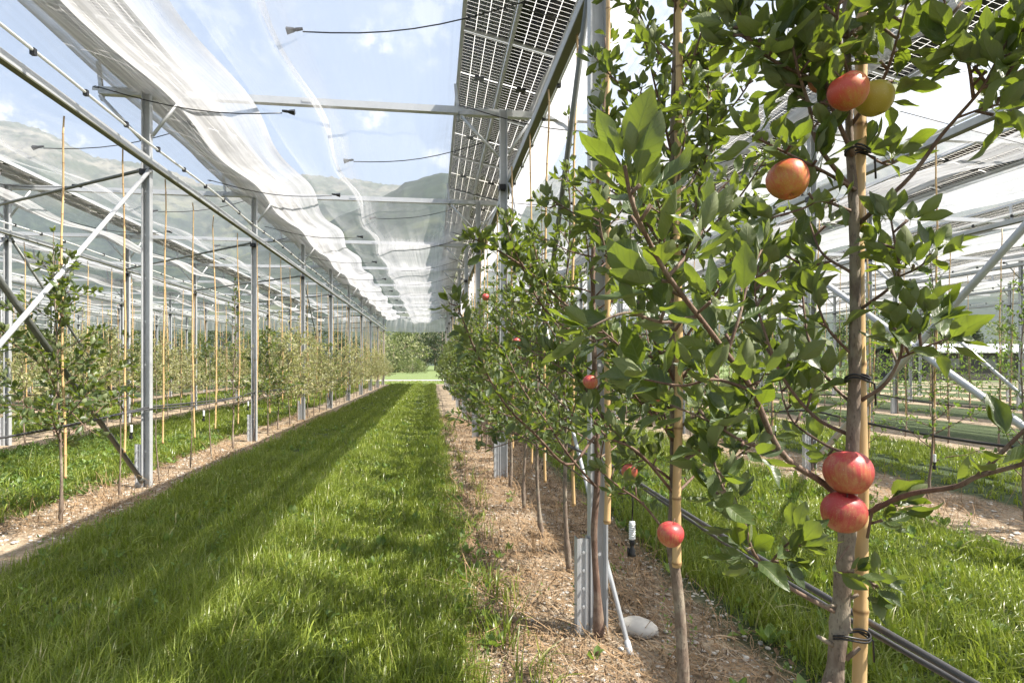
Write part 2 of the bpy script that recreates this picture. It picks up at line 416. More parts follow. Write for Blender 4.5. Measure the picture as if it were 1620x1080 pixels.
sl=bpy.data.lights.new('sun','SUN'); sl.energy=5.0; sl.angle=rad(.55); sl.color=(1.0,.93,.83)
so=bpy.data.objects.new('sun',sl); col.objects.link(so); so.rotation_euler=SUN.to_track_quat('Z','Y').to_euler(); so.location=(10,-5,20)

HAZE=True
if HAZE:
    t=NT('haze_air'); v=t.n('ShaderNodeVolumePrincipled'); v.inputs['Color'].default_value=(.80,.88,1,1); v.inputs['Density'].default_value=1.15e-4; v.inputs['Anisotropy'].default_value=.35
    mt=t.out(None,v.outputs[0])
    hb=MB().box((-5200,-150,-3),(5200,5200,1750)).build('haze',mt); hb['kind']='stuff'

# ------------------------------------------------------------------ ground
def spaced(parts):
    r=[]
    for a,b,st in parts: r+=list(np.arange(a,b,st))
    r.append(parts[-1][1]); return np.array(r)
gx=spaced([(-5000,-500,900),(-500,-60,60),(-60,-12,2),(-12,-4,.25),(-4,-.2,.09),(-.2,1.9,.03),(1.9,6,.09),(6,14,.3),(14,60,2),(60,500,60),(500,5000,900)])
gy=spaced([(-140,-10,30),(-10,1,1),(1,5,.03),(5,10,.08),(10,40,.4),(40,120,5),(120,500,60),(500,5000,900)])
X,Y=np.meshgrid(gx,gy); Z=gz(X,Y)
rowd=np.abs(((X-XR0)/S+.5)%1-.5)*S
clod=(rowd<.75)*(Y<12)*(np.abs(X)<7)
Z=Z+clod*(.028*(fbm(X*6,Y*6,4,3)-.5)+.02*np.maximum(0,fbm(X*16,Y*16,2,1)-.42))
nx=len(gx); ny=len(gy)
idx=np.arange(nx*ny).reshape(ny,nx)
Q=np.stack([idx[:-1,:-1],idx[:-1,1:],idx[1:,1:],idx[1:,:-1]],-1).reshape(-1,4)
g=link('ground',mesh('ground',np.stack([X,Y,Z],-1),Q,M['ground'])); g['kind']='structure'
pa=MB(); pa.add([(-60,43.2,.012),(60,43.2,.012),(60,45.6,.012),(-60,45.6,.012)],[(0,1,2,3)])
po=pa.build('path',M['path']); po['kind']='structure'

# mountains: polar height fields, skylines measured from the photograph
def ridge(name, prof, r0, r1, base, amp, k, rows=110, seg=900, sharp=1.0):
    pxs=np.linspace(prof[0][0],prof[-1][0],seg)
    pys=np.interp(pxs,[p[0] for p in prof],[p[1] for p in prof])
    V=[]
    t=np.linspace(0,1,rows)
    for ti in t:
        r=r0+(r1-r0)*ti
        R=(pxs-810)/F_PX*r; Xw=R*CT+r*ST; Yw=r*CT-R*ST
        top=(576-pys)/F_PX*r1
        s=ti**sharp; s=s*s*(3-2*s)*.35+s*.65
        z=base+(top-base)*s
        n=(fbm(Xw/620.,Yw/620.,5,k)-.48)*amp*math.sin(PI*min(1,ti*1.02))**.7+(fbm(Xw/28.,Yw/28.,3,k)-.45)*amp*.20
        V.append(np.stack([Xw,Yw,z+n],-1))
    # back slope
    r=r1*1.25; R=(pxs-810)/F_PX*r
    V.append(np.stack([R*CT+r*ST,r*CT-R*ST,np.full(seg,base)],-1))
    idx=np.arange((rows+1)*seg).reshape(rows+1,seg)
    Q=np.stack([idx[:-1,:-1],idx[:-1,1:],idx[1:,1:],idx[1:,:-1]],-1).reshape(-1,4)
    o=link(name,mesh(name,np.concatenate(V),Q,M['mount'])); o['kind']='structure'
ridge('far_mountain',[(-900,230),(-400,150),(-100,175),(0,190),(60,203),(150,250),(250,262),(310,288),(400,305),(480,277),(560,283),(600,292),(700,300),(860,285),(1000,262),(1200,232),(1400,208),(1620,202),(1900,180),(2600,230)],1500,3900,-5,260,1)
ridge('forest_hill',[(-900,400),(-300,420),(0,410),(150,405),(300,420),(420,395),(520,350),(590,318),(640,290),(700,272),(760,280),(860,330),(1000,350),(1150,330),(1260,325),(1400,390),(1700,400),(2300,360)],420,1300,-3,70,4,60,620,1.2)

# ------------------------------------------------------------------ steel frame
CP=[(-.04,-.03),(.04,-.03),(.04,.03),(.032,.03),(.032,-.024),(-.032,-.024),(-.032,.03),(-.04,.03)]   # C channel 80 x 60
def post_mesh(h=3.88):
    m=MB(); m.extr(CP,(0,0,-.1),(0,0,h),(0,-1,0))
    for z in np.arange(.35,h,.42): m.tube([(0,-.0308,z),(0,-.0328,z)],.008,8,.2)   # bolt heads
    return m
pm=post_mesh(); V_,Q_,R_=pm.data(); POSTME=mesh('post_column',V_,Q_,M['steel'],False,R_)
fm=MB(); FP=[(-.028,-.035),(-.012,-.035),(-.008,-.027),(.008,-.027),(.012,-.035),(.028,-.035),(.028,.02),(.023,.02),(.023,-.030),(.014,-.030),(.010,-.022),(-.010,-.022),(-.014,-.030),(-.023,-.030),(-.023,.02),(-.028,.02)]
fm.extr(FP,(-.072,.01,-.1),(-.072,.01,.42),(0,1,0)); 
for z in (.12,.2,.28,.36): fm.tube([(-.072,-.0285,z),(-.072,-.036,z)],.006,8)
V_,Q_,R_=fm.data(); FOOTME=mesh('ground_pile',V_,Q_,M['steel'],False,R_)
# transverse beam: box tube carried on the post head, braces below, stub above
bm_=MB(); BP=[(-.035,-.035),(.035,-.035),(.035,.035),(-.035,.035)]
bm_.extr(BP,(-.46,.07,3.86),(S-.47,.07,3.86))
for xx in (-.46,.31,1.5): bm_.box((xx-.05,.030,3.85),(xx+.05,.033,3.88))
for xx in (-.30,-.1,.1,.3): bm_.tube([(xx,.034,3.86),(xx,.028,3.86)],.009,8)
V_,Q_,R_=bm_.data(); BEAMME=mesh('transverse_beam',V_,Q_,M['steel'],False,R_)
br=MB(); br.tube([(-.44,.03,3.80),(-.05,.0,3.38)],.016,8); V_,Q_,R_=br.data(); BR1=mesh('knee_brace',V_,Q_,M['steel'],True,R_)
br=MB(); br.tube([(.29,.03,3.80),(.05,.0,3.42)],.016,8); V_,Q_,R_=br.data(); BR2=mesh('knee_brace',V_,Q_,M['steel'],True,R_)
st_=MB(); st_.extr([(-.015,-.02),(.015,-.02),(.015,.02),(-.015,.02)],(-.46,.12,3.79),(-.50,.12,4.17),(0,1,0)); V_,Q_,R_=st_.data(); STUB=mesh('panel_stub',V_,Q_,M['steel'],False,R_)
cl_=MB(); cl_.box((-.05,-.05,3.03),(.02,.05,3.085)); V_,Q_,R_=cl_.data(); CLAMP=mesh('beam_clamp',V_,Q_,M['black'],False,R_)
def make_post(x,y,row,n,ztop=None):
    t=empty('steel_post',(x,y,gzs(x,y)),f'galvanised steel post, {ordw(n)} from the camera in the {ROWNAME[row]}','post',f'steel posts in the {ROWNAME[row]}')
    link('column',POSTME,t); link('ground_pile',FOOTME,t); link('transverse_beam',BEAMME,t)
    link('knee_brace',BR1,t); link('knee_brace',BR2,t); link('panel_stub',STUB,t); link('beam_clamp',CLAMP,t)
    return t
ROWS=list(range(-8,6))
for r in ROWS:
    x=rowx(r); n=0
    for y in YPOST:
        if y<1 and abs(r)>1: continue
        if y<1 and r in (-1,1,0):
            if y<-.5: continue
        # outside the view
        px_=810+F_PX*((x*CT-y*ST)/(y*CT+x*ST)) if (y*CT+x*ST)>.2 else 99999
        if px_<-260 or px_>1900: 
            if not (r in(-1,1) and y>1): continue
        if r<=-6 and y<14: continue
        n+=1; make_post(x,y if not (r==0 and y<3) else 2.63,r,n)

# long members: one per row
GP=[(-.028,0),(.028,0),(.028,.058),(.024,.058),(.024,.005),(-.024,.005),(-.024,.058),(-.028,.058)]
for r in ROWS:
    x=rowx(r); y0=-5 if abs(r)<3 else 2
    t=empty('gutter_beam',(x+.075,0,3.09),f'long steel gutter beam along the posts of the {ROWNAME[r]}','beam','gutter beams along the rows')
    yy=y0
    m=MB(); m.extr(GP,(0,y0,0),(0,YEND,0)); m.build('channel',M['steel'],t)
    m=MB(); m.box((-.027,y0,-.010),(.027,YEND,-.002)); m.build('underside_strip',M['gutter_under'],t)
    m=MB()
    m.tube([(.10,y,.13+.012*math.sin(y*1.9)) for y in np.arange(y0,YEND,.6)],.011,6); m.build('rolled_net_edge',M['white'],t)
    m=MB()
    for y in np.arange(y0+.3,YEND,.6): m.box((.085,y-.015,.108),(.115,y+.015,.152))
    m.build('edge_clip',M['black'],t)
    t=empty('panel_rail_set',(x,0,4.0),f'three slender rails carrying the solar panels of the {ROWNAME[r]}','rails','panel rails above the rows')
    for (dx,z) in ((-.475,.205),(-.035,.11),(.405,.01)):
        m=MB(); m.extr([(-.014,-.02),(.014,-.02),(.014,.02),(-.014,.02)],(dx,y0,z-.03),(dx,YEND,z-.03)); m.build('rail',M['steel'],t)

# solar panels: two strips a row
PW,PL=.425,1.63
pg=MB(); pg.add([(-PW/2,-PL/2,0),(PW/2,-PL/2,0),(PW/2,PL/2,0),(-PW/2,PL/2,0)],[(0,1,2,3)]); V_,Q_,R_=pg.data(); PVG=mesh('cell_sheet',V_,Q_,M['pv'],False,R_)
pf=MB(); e=.014
pf.box((-PW/2,-PL/2,-.022),(-PW/2+e,PL/2,.004)); pf.box((PW/2-e,-PL/2,-.022),(PW/2,PL/2,.004))
pf.box((-PW/2+e,-PL/2,-.022),(PW/2-e,-PL/2+e,.004)); pf.box((-PW/2+e,PL/2-e,-.022),(PW/2-e,PL/2,.004)); V_,Q_,R_=pf.data(); PVF=mesh('frame',V_,Q_,M['steel'],False,R_)
pj=MB(); pj.box((-.05,-.03,-.02),(.05,.03,-.002)); V_,Q_,R_=pj.data(); PVJ=mesh('junction_box',V_,Q_,M['black'],False,R_)
TILT=math.atan2(.10,.44)
def panel(x,y,z,row,strip,n,parts):
    nm='outer' if strip else 'inner'
    t=empty('solar_module',(x,y,z),f'semi-transparent solar panel, {ordw(n)} in the {nm} strip above the {ROWNAME[row]}','solar panel',f'solar panels above the {ROWNAME[row]}')
    t.rotation_euler=(0,TILT,0)
    link('cell_sheet',PVG,t); link('frame',PVF,t)
    if parts: link('junction_box',PVJ,t,(0,.0,0))
for r in (-2,-1,0,1,2):
    for s in (0,1):
        n=0
        y=4.6-1.65*(5 if abs(r)<2 else 2)
        while y<YEND:
            n+=1; xx=rowx(r)+(-.255 if s==0 else .185); zz=4.0+(.165 if s==0 else .068)
            panel(xx,y,zz,r,s,n,True); y+=1.65
for r in ROWS:
    if r in (-2,-1,0,1,2): continue
    for s in (0,1):
        xx=rowx(r)+(-.255 if s==0 else .185); zz=4.0+(.165 if s==0 else .068)
        t=empty('solar_array',(xx,0,zz),f'distant solar panel strip, {"outer" if s else "inner"} of two above the {ROWNAME[r]}','solar panels','distant solar panel strips')
        t.rotation_euler=(0,TILT,0)
        m=MB(); m.add([(-PW/2,3,0),(PW/2,3,0),(PW/2,YEND,0),(-PW/2,YEND,0)],[(0,1,2,3)]); m.build('cell_sheet',M['pv'],t)

# bracing tubes
def brace(a,b,rr,mat,label,cat='brace',name='brace_tube'):
    m=MB(); a=Vector(a); b=Vector(b); m.tube([(0,0,0),b-a],rr,8)
    d=(b-a).normalized()
    for q in (Vector((0,0,0)),b-a):
        s=1 if q.length<.01 else -1
        m.tube([q-d*.0, q+d*s*.06],rr*1.35,6)
    o=m.build(name,mat,None,True,a); tag(o,label,cat,'brace tubes between the posts'); return o
x=XL0
brace((x+.02,2.72,.0),(x+.05,6.22,3.06),.018,M['steel'],'pale steel brace tube rising to the first post of the left row')
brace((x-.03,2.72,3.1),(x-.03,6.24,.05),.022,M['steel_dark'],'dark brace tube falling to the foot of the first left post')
x=XR0
brace((x+.06,2.35,.0),(x+.05,6.20,3.06),.0105,M['steel'],'flat steel brace running from the ground behind the nearest right post')
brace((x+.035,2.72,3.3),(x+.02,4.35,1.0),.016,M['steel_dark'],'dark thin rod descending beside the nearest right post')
x=rowx(1)
brace((x+.04,2.9,3.0),(x+.02,6.25,.1),.03,M['steel'],'steel brace tube crossing downward behind the right apple tree')
brace((x-.04,2.9,.2),(x-.02,6.25,2.2),.03,M['steel'],'steel brace tube crossing upward behind the right apple tree')
x=rowx(2)
brace((x+.04,2.9,3.0),(x+.02,6.25,.1),.03,M['steel'],'far steel brace crossing downward in the third row to the right')
brace((x-.04,6.25,.2),(x-.02,9.8,3.0),.025,M['steel'],'far steel brace crossing upward in the third row to the right')
x=rowx(-2)
brace((x,6.3,.1),(x,9.8,3.05),.02,M['steel'],'pale brace tube in the second row to the left')
brace((x+.03,9.85,3.05),(x+.03,13.3,.1),.02,M['steel_dark'],'dark brace tube in the second row to the left')
x=XL0
brace((x,13.4,3.05),(x,16.9,.1),.014,M['steel_dark'],'thin dark brace further down the left row of posts')
for i,y in enumerate(YPOST[2:10]):
    dy=2.43 if i==0 else 3.3
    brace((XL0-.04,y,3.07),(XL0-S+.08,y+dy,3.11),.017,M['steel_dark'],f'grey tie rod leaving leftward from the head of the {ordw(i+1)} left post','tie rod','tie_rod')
# hidden-line wires across the right-hand aisles
for (a,b,l) in [((.74,4.6,3.92),(4.2,5.2,3.75),'thin black wire crossing beneath the net right of the near post'),((4.25,5.0,3.5),(7.7,5.6,3.35),'black wire crossing under the net far to the right')]:
    m=MB(); a=Vector(a); b=Vector(b); m.tube([(0,0,0),(b-a)*.5-Vector((0,0,.06)),b-a],.004,6); tag(m.build('wire',M['wire'],None,True,a),l,'wire')

# ------------------------------------------------------------------ hail nets
CORD=2.92
def net(name,r,prof,dens,phase,y0,y1,label,scal=(0,0),sagz=.10,ystep=.12,nu=26,group='hail nets over the lanes',dfun=None,fold=.02):
    """prof: cross-section [(dx,z)] from the row; dens: [(u,d)]"""
    L=np.concatenate([[0],np.cumsum([math.dist(prof[i],prof[i+1]) for i in range(len(prof)-1)])]); L/=L[-1]
    u=np.linspace(0,1,nu); ys=np.arange(y0,y1+ystep*.5,ystep)
    px=np.interp(u,L,[p[0] for p in prof]); pz=np.interp(u,L,[p[1] for p in prof])
    U,Yg=np.meshgrid(u,ys); PX,_=np.meshgrid(px,ys); PZ,_=np.meshgrid(pz,ys)
    bel=np.sin(PI*(Yg-phase)/CORD)**2            # 0 at a cord, 1 between
    X=PX+scal[0]*bel*(1-U)**2+scal[1]*bel*U**2+.05*(fbm(U*2,Yg*.5,3,1)-.45)*(.3+.7*bel)
    Z=PZ-sagz*bel*(.35+.65*np.sin(PI*U))+(fold*(fbm(U*14,Yg*.45,3,3)-.45)*4+.05*(fbm(U*3+9,Yg*1.1,3,5)-.45))*(.3+.7*bel)
    D=np.interp(U.ravel(),[a for a,b in dens],[b for a,b in dens]).reshape(U.shape)
    if dfun is not None: D=dfun(D,U,Yg)
    D=np.clip(D,0,.95)
    idx=np.arange(U.size).reshape(U.shape)
    Q=np.stack([idx[:-1,:-1],idx[:-1,1:],idx[1:,1:],idx[1:,:-1]],-1).reshape(-1,4)
    x0=rowx(r)
    me=mesh(name,np.stack([X,Yg,Z],-1),Q,M['net'],True,uv=np.stack([U*3,Yg],-1).reshape(-1,2),attrs={'dens':D.ravel()})
    o=link(name,me,None,(x0,0,0)); tag(o,label,'hail net',group); return o
for r in range(-8,6):
    y0=-4.5 if abs(r)<3 else 3; far=r<-3 or r>2
    ys=.12 if not far else .35
    rn=ROWNAME[r].replace('grass lane','lane')
    jit=.0 if r in(-1,0) else random.uniform(-.05,.05)
    # thick gathered part: hangs under the panels and over the lane edge
    net('gathered_net',r,[(-.34,3.88+jit),(-.02,3.82),(.38,3.70),(.75,3.70),(1.02,3.76+jit)] if r==-1 else [(-.34,3.78+jit),(-.02,3.66),(.2,3.58),(.4,3.56),(.52,3.60+jit)] if r<0 else [(.30,3.94),(.48,3.85),(.72,3.73),(.9,3.7),(1.15,3.76+jit)],
        [(0,.95),(.52,.94),(.56,.05),(.95,.04),(1,.22)] if r==0 else [(u_,d_*(.6 if r<-1 else 1)) for u_,d_ in [(0,.55),(.05,.34),(.18,.26),(.22,.42),(.26,.26),(.44,.26),(.48,.45),(.52,.28),(.66,.32),(.70,.6),(.73,.32),(.92,.27),(1,.6)]],6.15,y0,YEND-1.6,  # right row: inner half made near-opaque so its shadow fills the lane band
        f'dense white gathered hail net hanging east of the {rn}',scal=(.06,-.10),sagz=.085,ystep=ys,nu=40 if not far else 16,fold=.020)
    # thin part reaching to the seam in mid lane
    net('thin_net',r,[(1.05,3.76),(1.30,3.72),(1.72,3.64)],[(0,.03),(.7,.018),(.85,.04),(.9,.13),(.93,.05),(.97,.09),(1,.35)],6.15,y0,YEND,
        f'thin clear net edge with seam east of the {rn}',scal=(0,-.10),sagz=.12,ystep=ys,nu=20 if not far else 6)
    if r>-8:
        net('west_net',r,[(-1.90,3.56),(-1.62,3.68),(-1.0,3.72),(-.5,3.84),(-.05,4.0)],[(0,.28),(.03,.10),(.08,.16),(.10,.06),(.16,.025),(.6,.018),(.75,.06),(1,.10)],4.61,y0,YEND,
            f'sheer white net spread west of the {rn}',scal=(.10,0),sagz=.13,ystep=ys,nu=34 if not far else 12,
            dfun=(lambda D,U,Yg: D+np.clip((Yg-10.2-.5*np.sin(U*5))*.45,0,1)*.17) if r==0 else ((lambda D,U,Yg: D+.13) if r>0 else (lambda D,U,Yg: D)))
    # drop curtain closing the end of the lane
    U,Wv=np.meshgrid(np.linspace(0,1,24),np.linspace(0,1,8))
    X=.1+U*3.35; Z=3.86-.78*Wv-.05*np.sin(U*PI); Yc=YEND-.1+.08*np.sin(U*37)+.15*Wv
    idx=np.arange(U.size).reshape(U.shape); Q=np.stack([idx[:-1,:-1],idx[:-1,1:],idx[1:,1:],idx[1:,:-1]],-1).reshape(-1,4)
    if r<5:
        o=link('end_net',mesh('end_net',np.stack([X,Yc,Z],-1),Q,M['net'],True,uv=np.stack([U*3,Wv],-1).reshape(-1,2),attrs={'dens':np.full(U.size,.78)}),None,(rowx(r),0,0))
        tag(o,f'white net curtain closing the far end east of the {rn}','hail net','net curtains at the far ends')

# elastic cords with clip
def cord(a,b,row,side,n):
    a=Vector(a); b=Vector(b); d=b-a
    t=empty('elastic_cord',a,f'black elastic cord, {ordw(n)} on the {side} side of the lane east of {"the left" if row==-1 else "the right" if row==0 else ROWNAME[row]} row' if row in(-1,0) else f'black elastic cord, {ordw(n)} of the {side} side east of the {ROWNAME[row]}','cord','elastic cords holding the nets')
    m=MB(); m.tube([d*u-Vector((0,0,.10*math.sin(PI*u))) for u in np.linspace(0,.93,9)],.0055,6); m.build('cord',M['black'],t,True)
    dn=d.normalized(); e=d*.93
    m=MB(); m.tube([e,e+dn*.05],[.012,.016],6); m.tube([e+dn*.045,e+dn*.07,e+dn*.12],[.010,.020,.032],4); m.build('clip',M['black'],t,False)
    m=MB(); sd=Vector((-dn.y,dn.x,0)); m.tube([Vector((0,0,0)),-dn*.03+sd*.02,-dn*.06,-dn*.03-sd*.02,Vector((0,0,0))],.005,5); m.build('hook',M['black'],t,True)
for row in (-1,0,1,-2):
    n=0
    for k in range(-1,10):
        y=6.15+CORD*k; n+=1; x=rowx(row)
        if y>YEND-1: continue
        cord((x-.365,y,3.80),(x+1.42,y,3.66),row,'left',n)
    n=0
    if row in (-1,0,-2):
        for k in range(-1,11):
            y=4.61+CORD*k; n+=1; x=rowx(row+1)
            if y>YEND-1: continue
            cord((x-.06,y,3.98),(x-1.83,y+.08,3.68),row,'right',n)

# ------------------------------------------------------------------ irrigation hoses and sprinklers
def hose(r,z,y0,y1,label,rr=.009,dx=.02,amp=.035,mat='hose',pair=True):
    x=rowx(r)+dx
    t=empty('irrigation_hose',(x,0,z),label,'hose','irrigation hoses along the rows')
    for k in range(2 if pair else 1):
        m=MB(); pts=[]
        for y in np.arange(y0,y1,.2):
            ph=((y-Y0)/BAY)%1
            pts.append((k*.018+.006*math.sin(y*3+k),y,-amp*math.sin(PI*ph)+.012*math.sin(y*1.3+k*2+r)-k*.01))
        m.tube(pts,rr if k==0 else rr*.8,7); m.build('tube',M[mat],t,True)
hose(0,.735,.3,YEND,'paired grey irrigation hoses along the near right tree row',.0065,.05)
hose(-1,.755,1,YEND,'grey irrigation hose along the left tree row',.0085,.02)
hose(1,.66,1,YEND,'dark irrigation hose along the second row to the right',.012,.0,.10,'black',False)
hose(2,.66,2,YEND,'dark irrigation hose along the third row to the right',.012,.0,.10,'black',False)
hose(-2,.72,3,YEND,'grey irrigation hose along the second row to the left',.012,.0)
hose(-3,.72,6,YEND,'grey irrigation hose along the third row to the left',.012,.0)
sp_w=MB()
for i in range(7): sp_w.lathe([(.0085,-.012-i*.0085),(.0125,-.0145-i*.0085),(.0125,-.0175-i*.0085),(.0085,-.0205-i*.0085)],10)
sp_w.lathe([(.001,-.004),(.011,-.006),(.011,-.013)],10)
V_,Q_,R_=sp_w.data(); SPW=mesh('weight',V_,Q_,M['white'],True,R_)
sp_b=MB(); sp_b.lathe([(.009,-.072),(.012,-.08),(.009,-.088),(.007,-.1),(.014,-.112),(.012,-.122),(.016,-.13),(.004,-.136)],10); sp_b.box((-.018,-.003,-.133),(-.012,.003,-.1)); V_,Q_,R_=sp_b.data(); SPB=mesh('nozzle',V_,Q_,M['black'],True,R_)
def sprinkler(x,y,zh,zt,row,n):
    t=empty('hanging_sprinkler',(x,y,zh),f'white and black hanging micro sprinkler, {ordw(n)} along the {ROWNAME[row]}','sprinkler','hanging sprinklers under the hoses')
    m=MB(); m.tube([(0,0,zt-zh),(0.004,0.002,(zt-zh)*.5),(0,0,-.005)],.0028,5); m.build('feed_tube',M['black'],t,True)
    link('weight',SPW,t); link('nozzle',SPB,t)
sprinkler(P(1000,822,2.2).x,P(1000,822,2.2).y,P(1000,822,2.2).z,.735,0,1)
for i in range(1,12): sprinkler(rowx(0)+.07,2.2+2.1*i,.55,.73,0,i+1)
pts=[(144,676),(247,658),(318,648),(385,640)]
for i in range(12): sprinkler(rowx(-1)+.03,4.15+1.75*i,.63,.75,-1,i+1)
for i in range(5): sprinkler(rowx(1),4.6+2.4*i,.42,.62,1,i+1)

# ------------------------------------------------------------------ bamboo canes
def cane_mesh(h,seed,rr=.0095,bend=.02):
    rs=random.Random(seed); m=MB(); pts=[];rad_=[];cr=[]
    z=0; bx=rs.uniform(-bend,bend); by=rs.uniform(-bend,bend)
    while z<h:
        f=z/h; x=bx*math.sin(f*PI)+.004*math.sin(z*7+seed); y=by*math.sin(f*PI*1.3)
        k=1-.35*f
        for dz,s,c in ((0,1,.2),(.012,1.16,.95),(.02,1.0,.3)):
            pts.append((x,y,z+dz)); rad_.append(rr*k*s); cr.append(c)
        z+=rs.uniform(.16,.24)
    pts.append((bx*.0,by*.0,h)); rad_.append(rr*.62); cr.append(.5)
    m.tube(pts,rad_,10); m.R[-1]=np.concatenate([np.repeat(cr,10),[.6,.6]])
    V,Q,R=m.data(); return mesh('bamboo_cane',V,Q,M['bamboo'],True,R)
CANES=[cane_mesh(2.72,i) for i in range(5)]
def cane(loc,row,n,me=None,tilt=.012,label=None):
    o=link('bamboo_stake',me or random.choice(CANES),None,loc)
    o.rotation_euler=(random.uniform(-tilt,tilt),random.uniform(-tilt,tilt),random.uniform(0,6.28))
    tag(o,label or f'tall tan bamboo stake, {ordw(n)} from the camera in the {ROWNAME[row]}','stake',f'bamboo stakes in the {ROWNAME[row]}')
    return o

# ------------------------------------------------------------------ leaves
def leaf_template(nl,nw,curl,cup,wave,serr,seed,wid=.235,petiole=.2):
    rs=np.random.default_rng(seed)
    us=np.linspace(0,1,nl+1); V=[];ve=[]
    for i,u in enumerate(us):
        if u<=petiole: wv=.009
        else:
            s=(u-petiole)/(1-petiole); wv=wid*(math.sin(PI*s**.86))**.92*(1-.18*s)+.003
        ang=-curl*u**1.3
        L=u
        # arc centre line
        cx=(math.sin(ang)/ang if abs(ang)>1e-4 else 1)*L; cz=((math.cos(ang)-1)/(-ang) if abs(ang)>1e-4 else 0)*L*-1
        for j in range(nw+1):
            q=(j/nw-.5)*2
            wj=wv
            if abs(q)>.99 and u>petiole and u<1: wj=wv*(1+serr*(1 if i%2 else -1))
            y=q*wj; z=cz+abs(q)**1.4*cup*wj+wave*wv*math.sin(u*11+seed*2+q*2.5)*abs(q)
            V.append((cx,y,z)); ve.append((q,u))
    Q=[(i*(nw+1)+j,(i+1)*(nw+1)+j,(i+1)*(nw+1)+j+1,i*(nw+1)+j+1) for i in range(nl) for j in range(nw)]
    return np.array(V),np.array(Q),np.array(ve)
def tset(nl,nw,n=6,**kw):
    return [leaf_template(nl,nw,c,cu,w_,s_,i,**kw) for i,(c,cu,w_,s_) in enumerate([(.6,.35,.14,.022),(1.0,.5,.2,.022),(.25,.25,.16,.022),(1.5,.4,.24,.022),(.8,.85,.16,.022),(-.35,.5,.24,.022)][:n])]
T_HI=tset(14,6,wid=.205,petiole=.22); T_MID=tset(6,2,wid=.225); T_LO=tset(3,2,4,wid=.25)
class Leaves:
    def __init__(s): s.b=[];s.d=[];s.u=[];s.s=[];s.r=[]
    def add(s,base,d,up,size,r=None): s.b.append(tuple(base)); s.d.append(tuple(d)); s.u.append(tuple(up)); s.s.append(size); s.r.append(random.random() if r is None else r)
    def mesh(s,name,T,mat,extra=None):
        B=np.array(s.b);D=np.array(s.d);U=np.array(s.u);Sz=np.array(s.s);R=np.array(s.r)
        D/=np.linalg.norm(D,axis=1,keepdims=True)+1e-9
        Yv=np.cross(U,D); Yv/=np.linalg.norm(Yv,axis=1,keepdims=True)+1e-9
        Zv=np.cross(D,Yv); ti=rng.integers(0,len(T),len(B))
        Vs=[];Qs=[];Rs=[];Es=[];n=0
        for k,(tv,tq,te) in enumerate(T):
            m=ti==k
            if not m.any(): continue
            b,d,y,z,sz=B[m],D[m],Yv[m],Zv[m],Sz[m]
            wy=rng.uniform(.85,1.15,len(b))
            v=b[:,None,:]+sz[:,None,None]*(tv[None,:,0:1]*d[:,None,:]+(tv[None,:,1:2]*wy[:,None,None])*y[:,None,:]+tv[None,:,2:3]*z[:,None,:])
            q=tq[None]+(np.arange(len(b))*len(tv))[:,None,None]+n
            Vs.append(v.reshape(-1,3)); Qs.append(q.reshape(-1,4)); Rs.append(np.repeat(R[m],len(tv))); Es.append(np.tile(te,(len(b),1))); n+=len(b)*len(tv)
        return mesh(name,np.concatenate(Vs),np.concatenate(Qs),mat,True,np.concatenate(Rs),attrs={'lq':np.concatenate(Es)[:,0],'lu':np.concatenate(Es)[:,1]})
def rv(a=1): return Vector((random.gauss(0,1),random.gauss(0,1),random.gauss(0,1)))*a
def rosette(L,p,axis,n,size,spread=.8,droop=.1):
    axis=axis.normalized(); a=axis.orthogonal().normalized(); b=axis.cross(a); ph=random.uniform(0,6.28)
    for i in range(n):
        q=ph+i*2.4+random.uniform(-.3,.3); rd=a*math.cos(q)+b*math.sin(q)
        d=rd*spread+axis*random.uniform(.2,.9)+Vector((0,0,.15-droop*random.random()*3))+rv(.15)
        up=Vector((0,0,1))*.8+axis*.5+rv(.35)
        L.add(p+rv(.004),d,up,size*random.uniform(.6,1.12))
def curve(pts,n):
    """Catmull-Rom through the points"""
    pts=[Vector(p) for p in pts]; P_=[pts[0]*2-pts[1]]+pts+[pts[-1]*2-pts[-2]]; out=[]
    seg=len(pts)-1
    for i in range(n):
        t=i/(n-1)*seg; k=min(int(t),seg-1); f=t-k; a,b,c,d=P_[k:k+4]
        out.append(.5*((2*b)+(c-a)*f+(2*a-5*b+4*c-d)*f*f+(3*b-a-3*c+d)*f**3))
    return out
def shoot(W,L,pts,r0,r1,size,t0=.15,gap=.035,nleaf=3,spurs=.5,sides=7,smallbase=1.0,upr=.0):
    c=curve(pts,max(8,len(pts)*4)); n=len(c)
    rr=[r0+(r1-r0)*(i/(n-1))**.8 for i in range(n)]
    W.tube([tuple(p) for p in c],rr,sides)
    ln=sum((c[i+1]-c[i]).length for i in range(n-1)); m=max(3,int(ln*(1-t0)/gap)); side=0
    for k in range(m+1):
        t=t0+(1-t0)*k/m; f=t*(n-1); i=min(int(f),n-2); p=c[i].lerp(c[i+1],f-i); ax=(c[i+1]-c[i]).normalized()
        if k==m: rosette(L,p,ax,nleaf+3,size*.85,.55,.05); continue
        if random.random()<spurs:
            q=(rv(1)); q=(q-ax*q.dot(ax)).normalized(); q=(q+Vector((0,0,.3))+ax*.4).normalized(); sl_=random.uniform(.01,.035)
            W.tube([tuple(p),tuple(p+q*sl_)],[.0022,.0028],5); rosette(L,p+q*sl_,q,nleaf+random.choice((0,1,2,3)),size*random.uniform(.75,1.05),.85,.12)
        else:
            for _ in range(max(1,nleaf-2)):
                q=(rv(1)); q=(q-ax*q.dot(ax)).normalized()
                L.add(p,q+ax*.6+Vector((0,0,.2)),Vector((0,0,1))+ax*.6+rv(.3),size*random.uniform(.7,1.1))

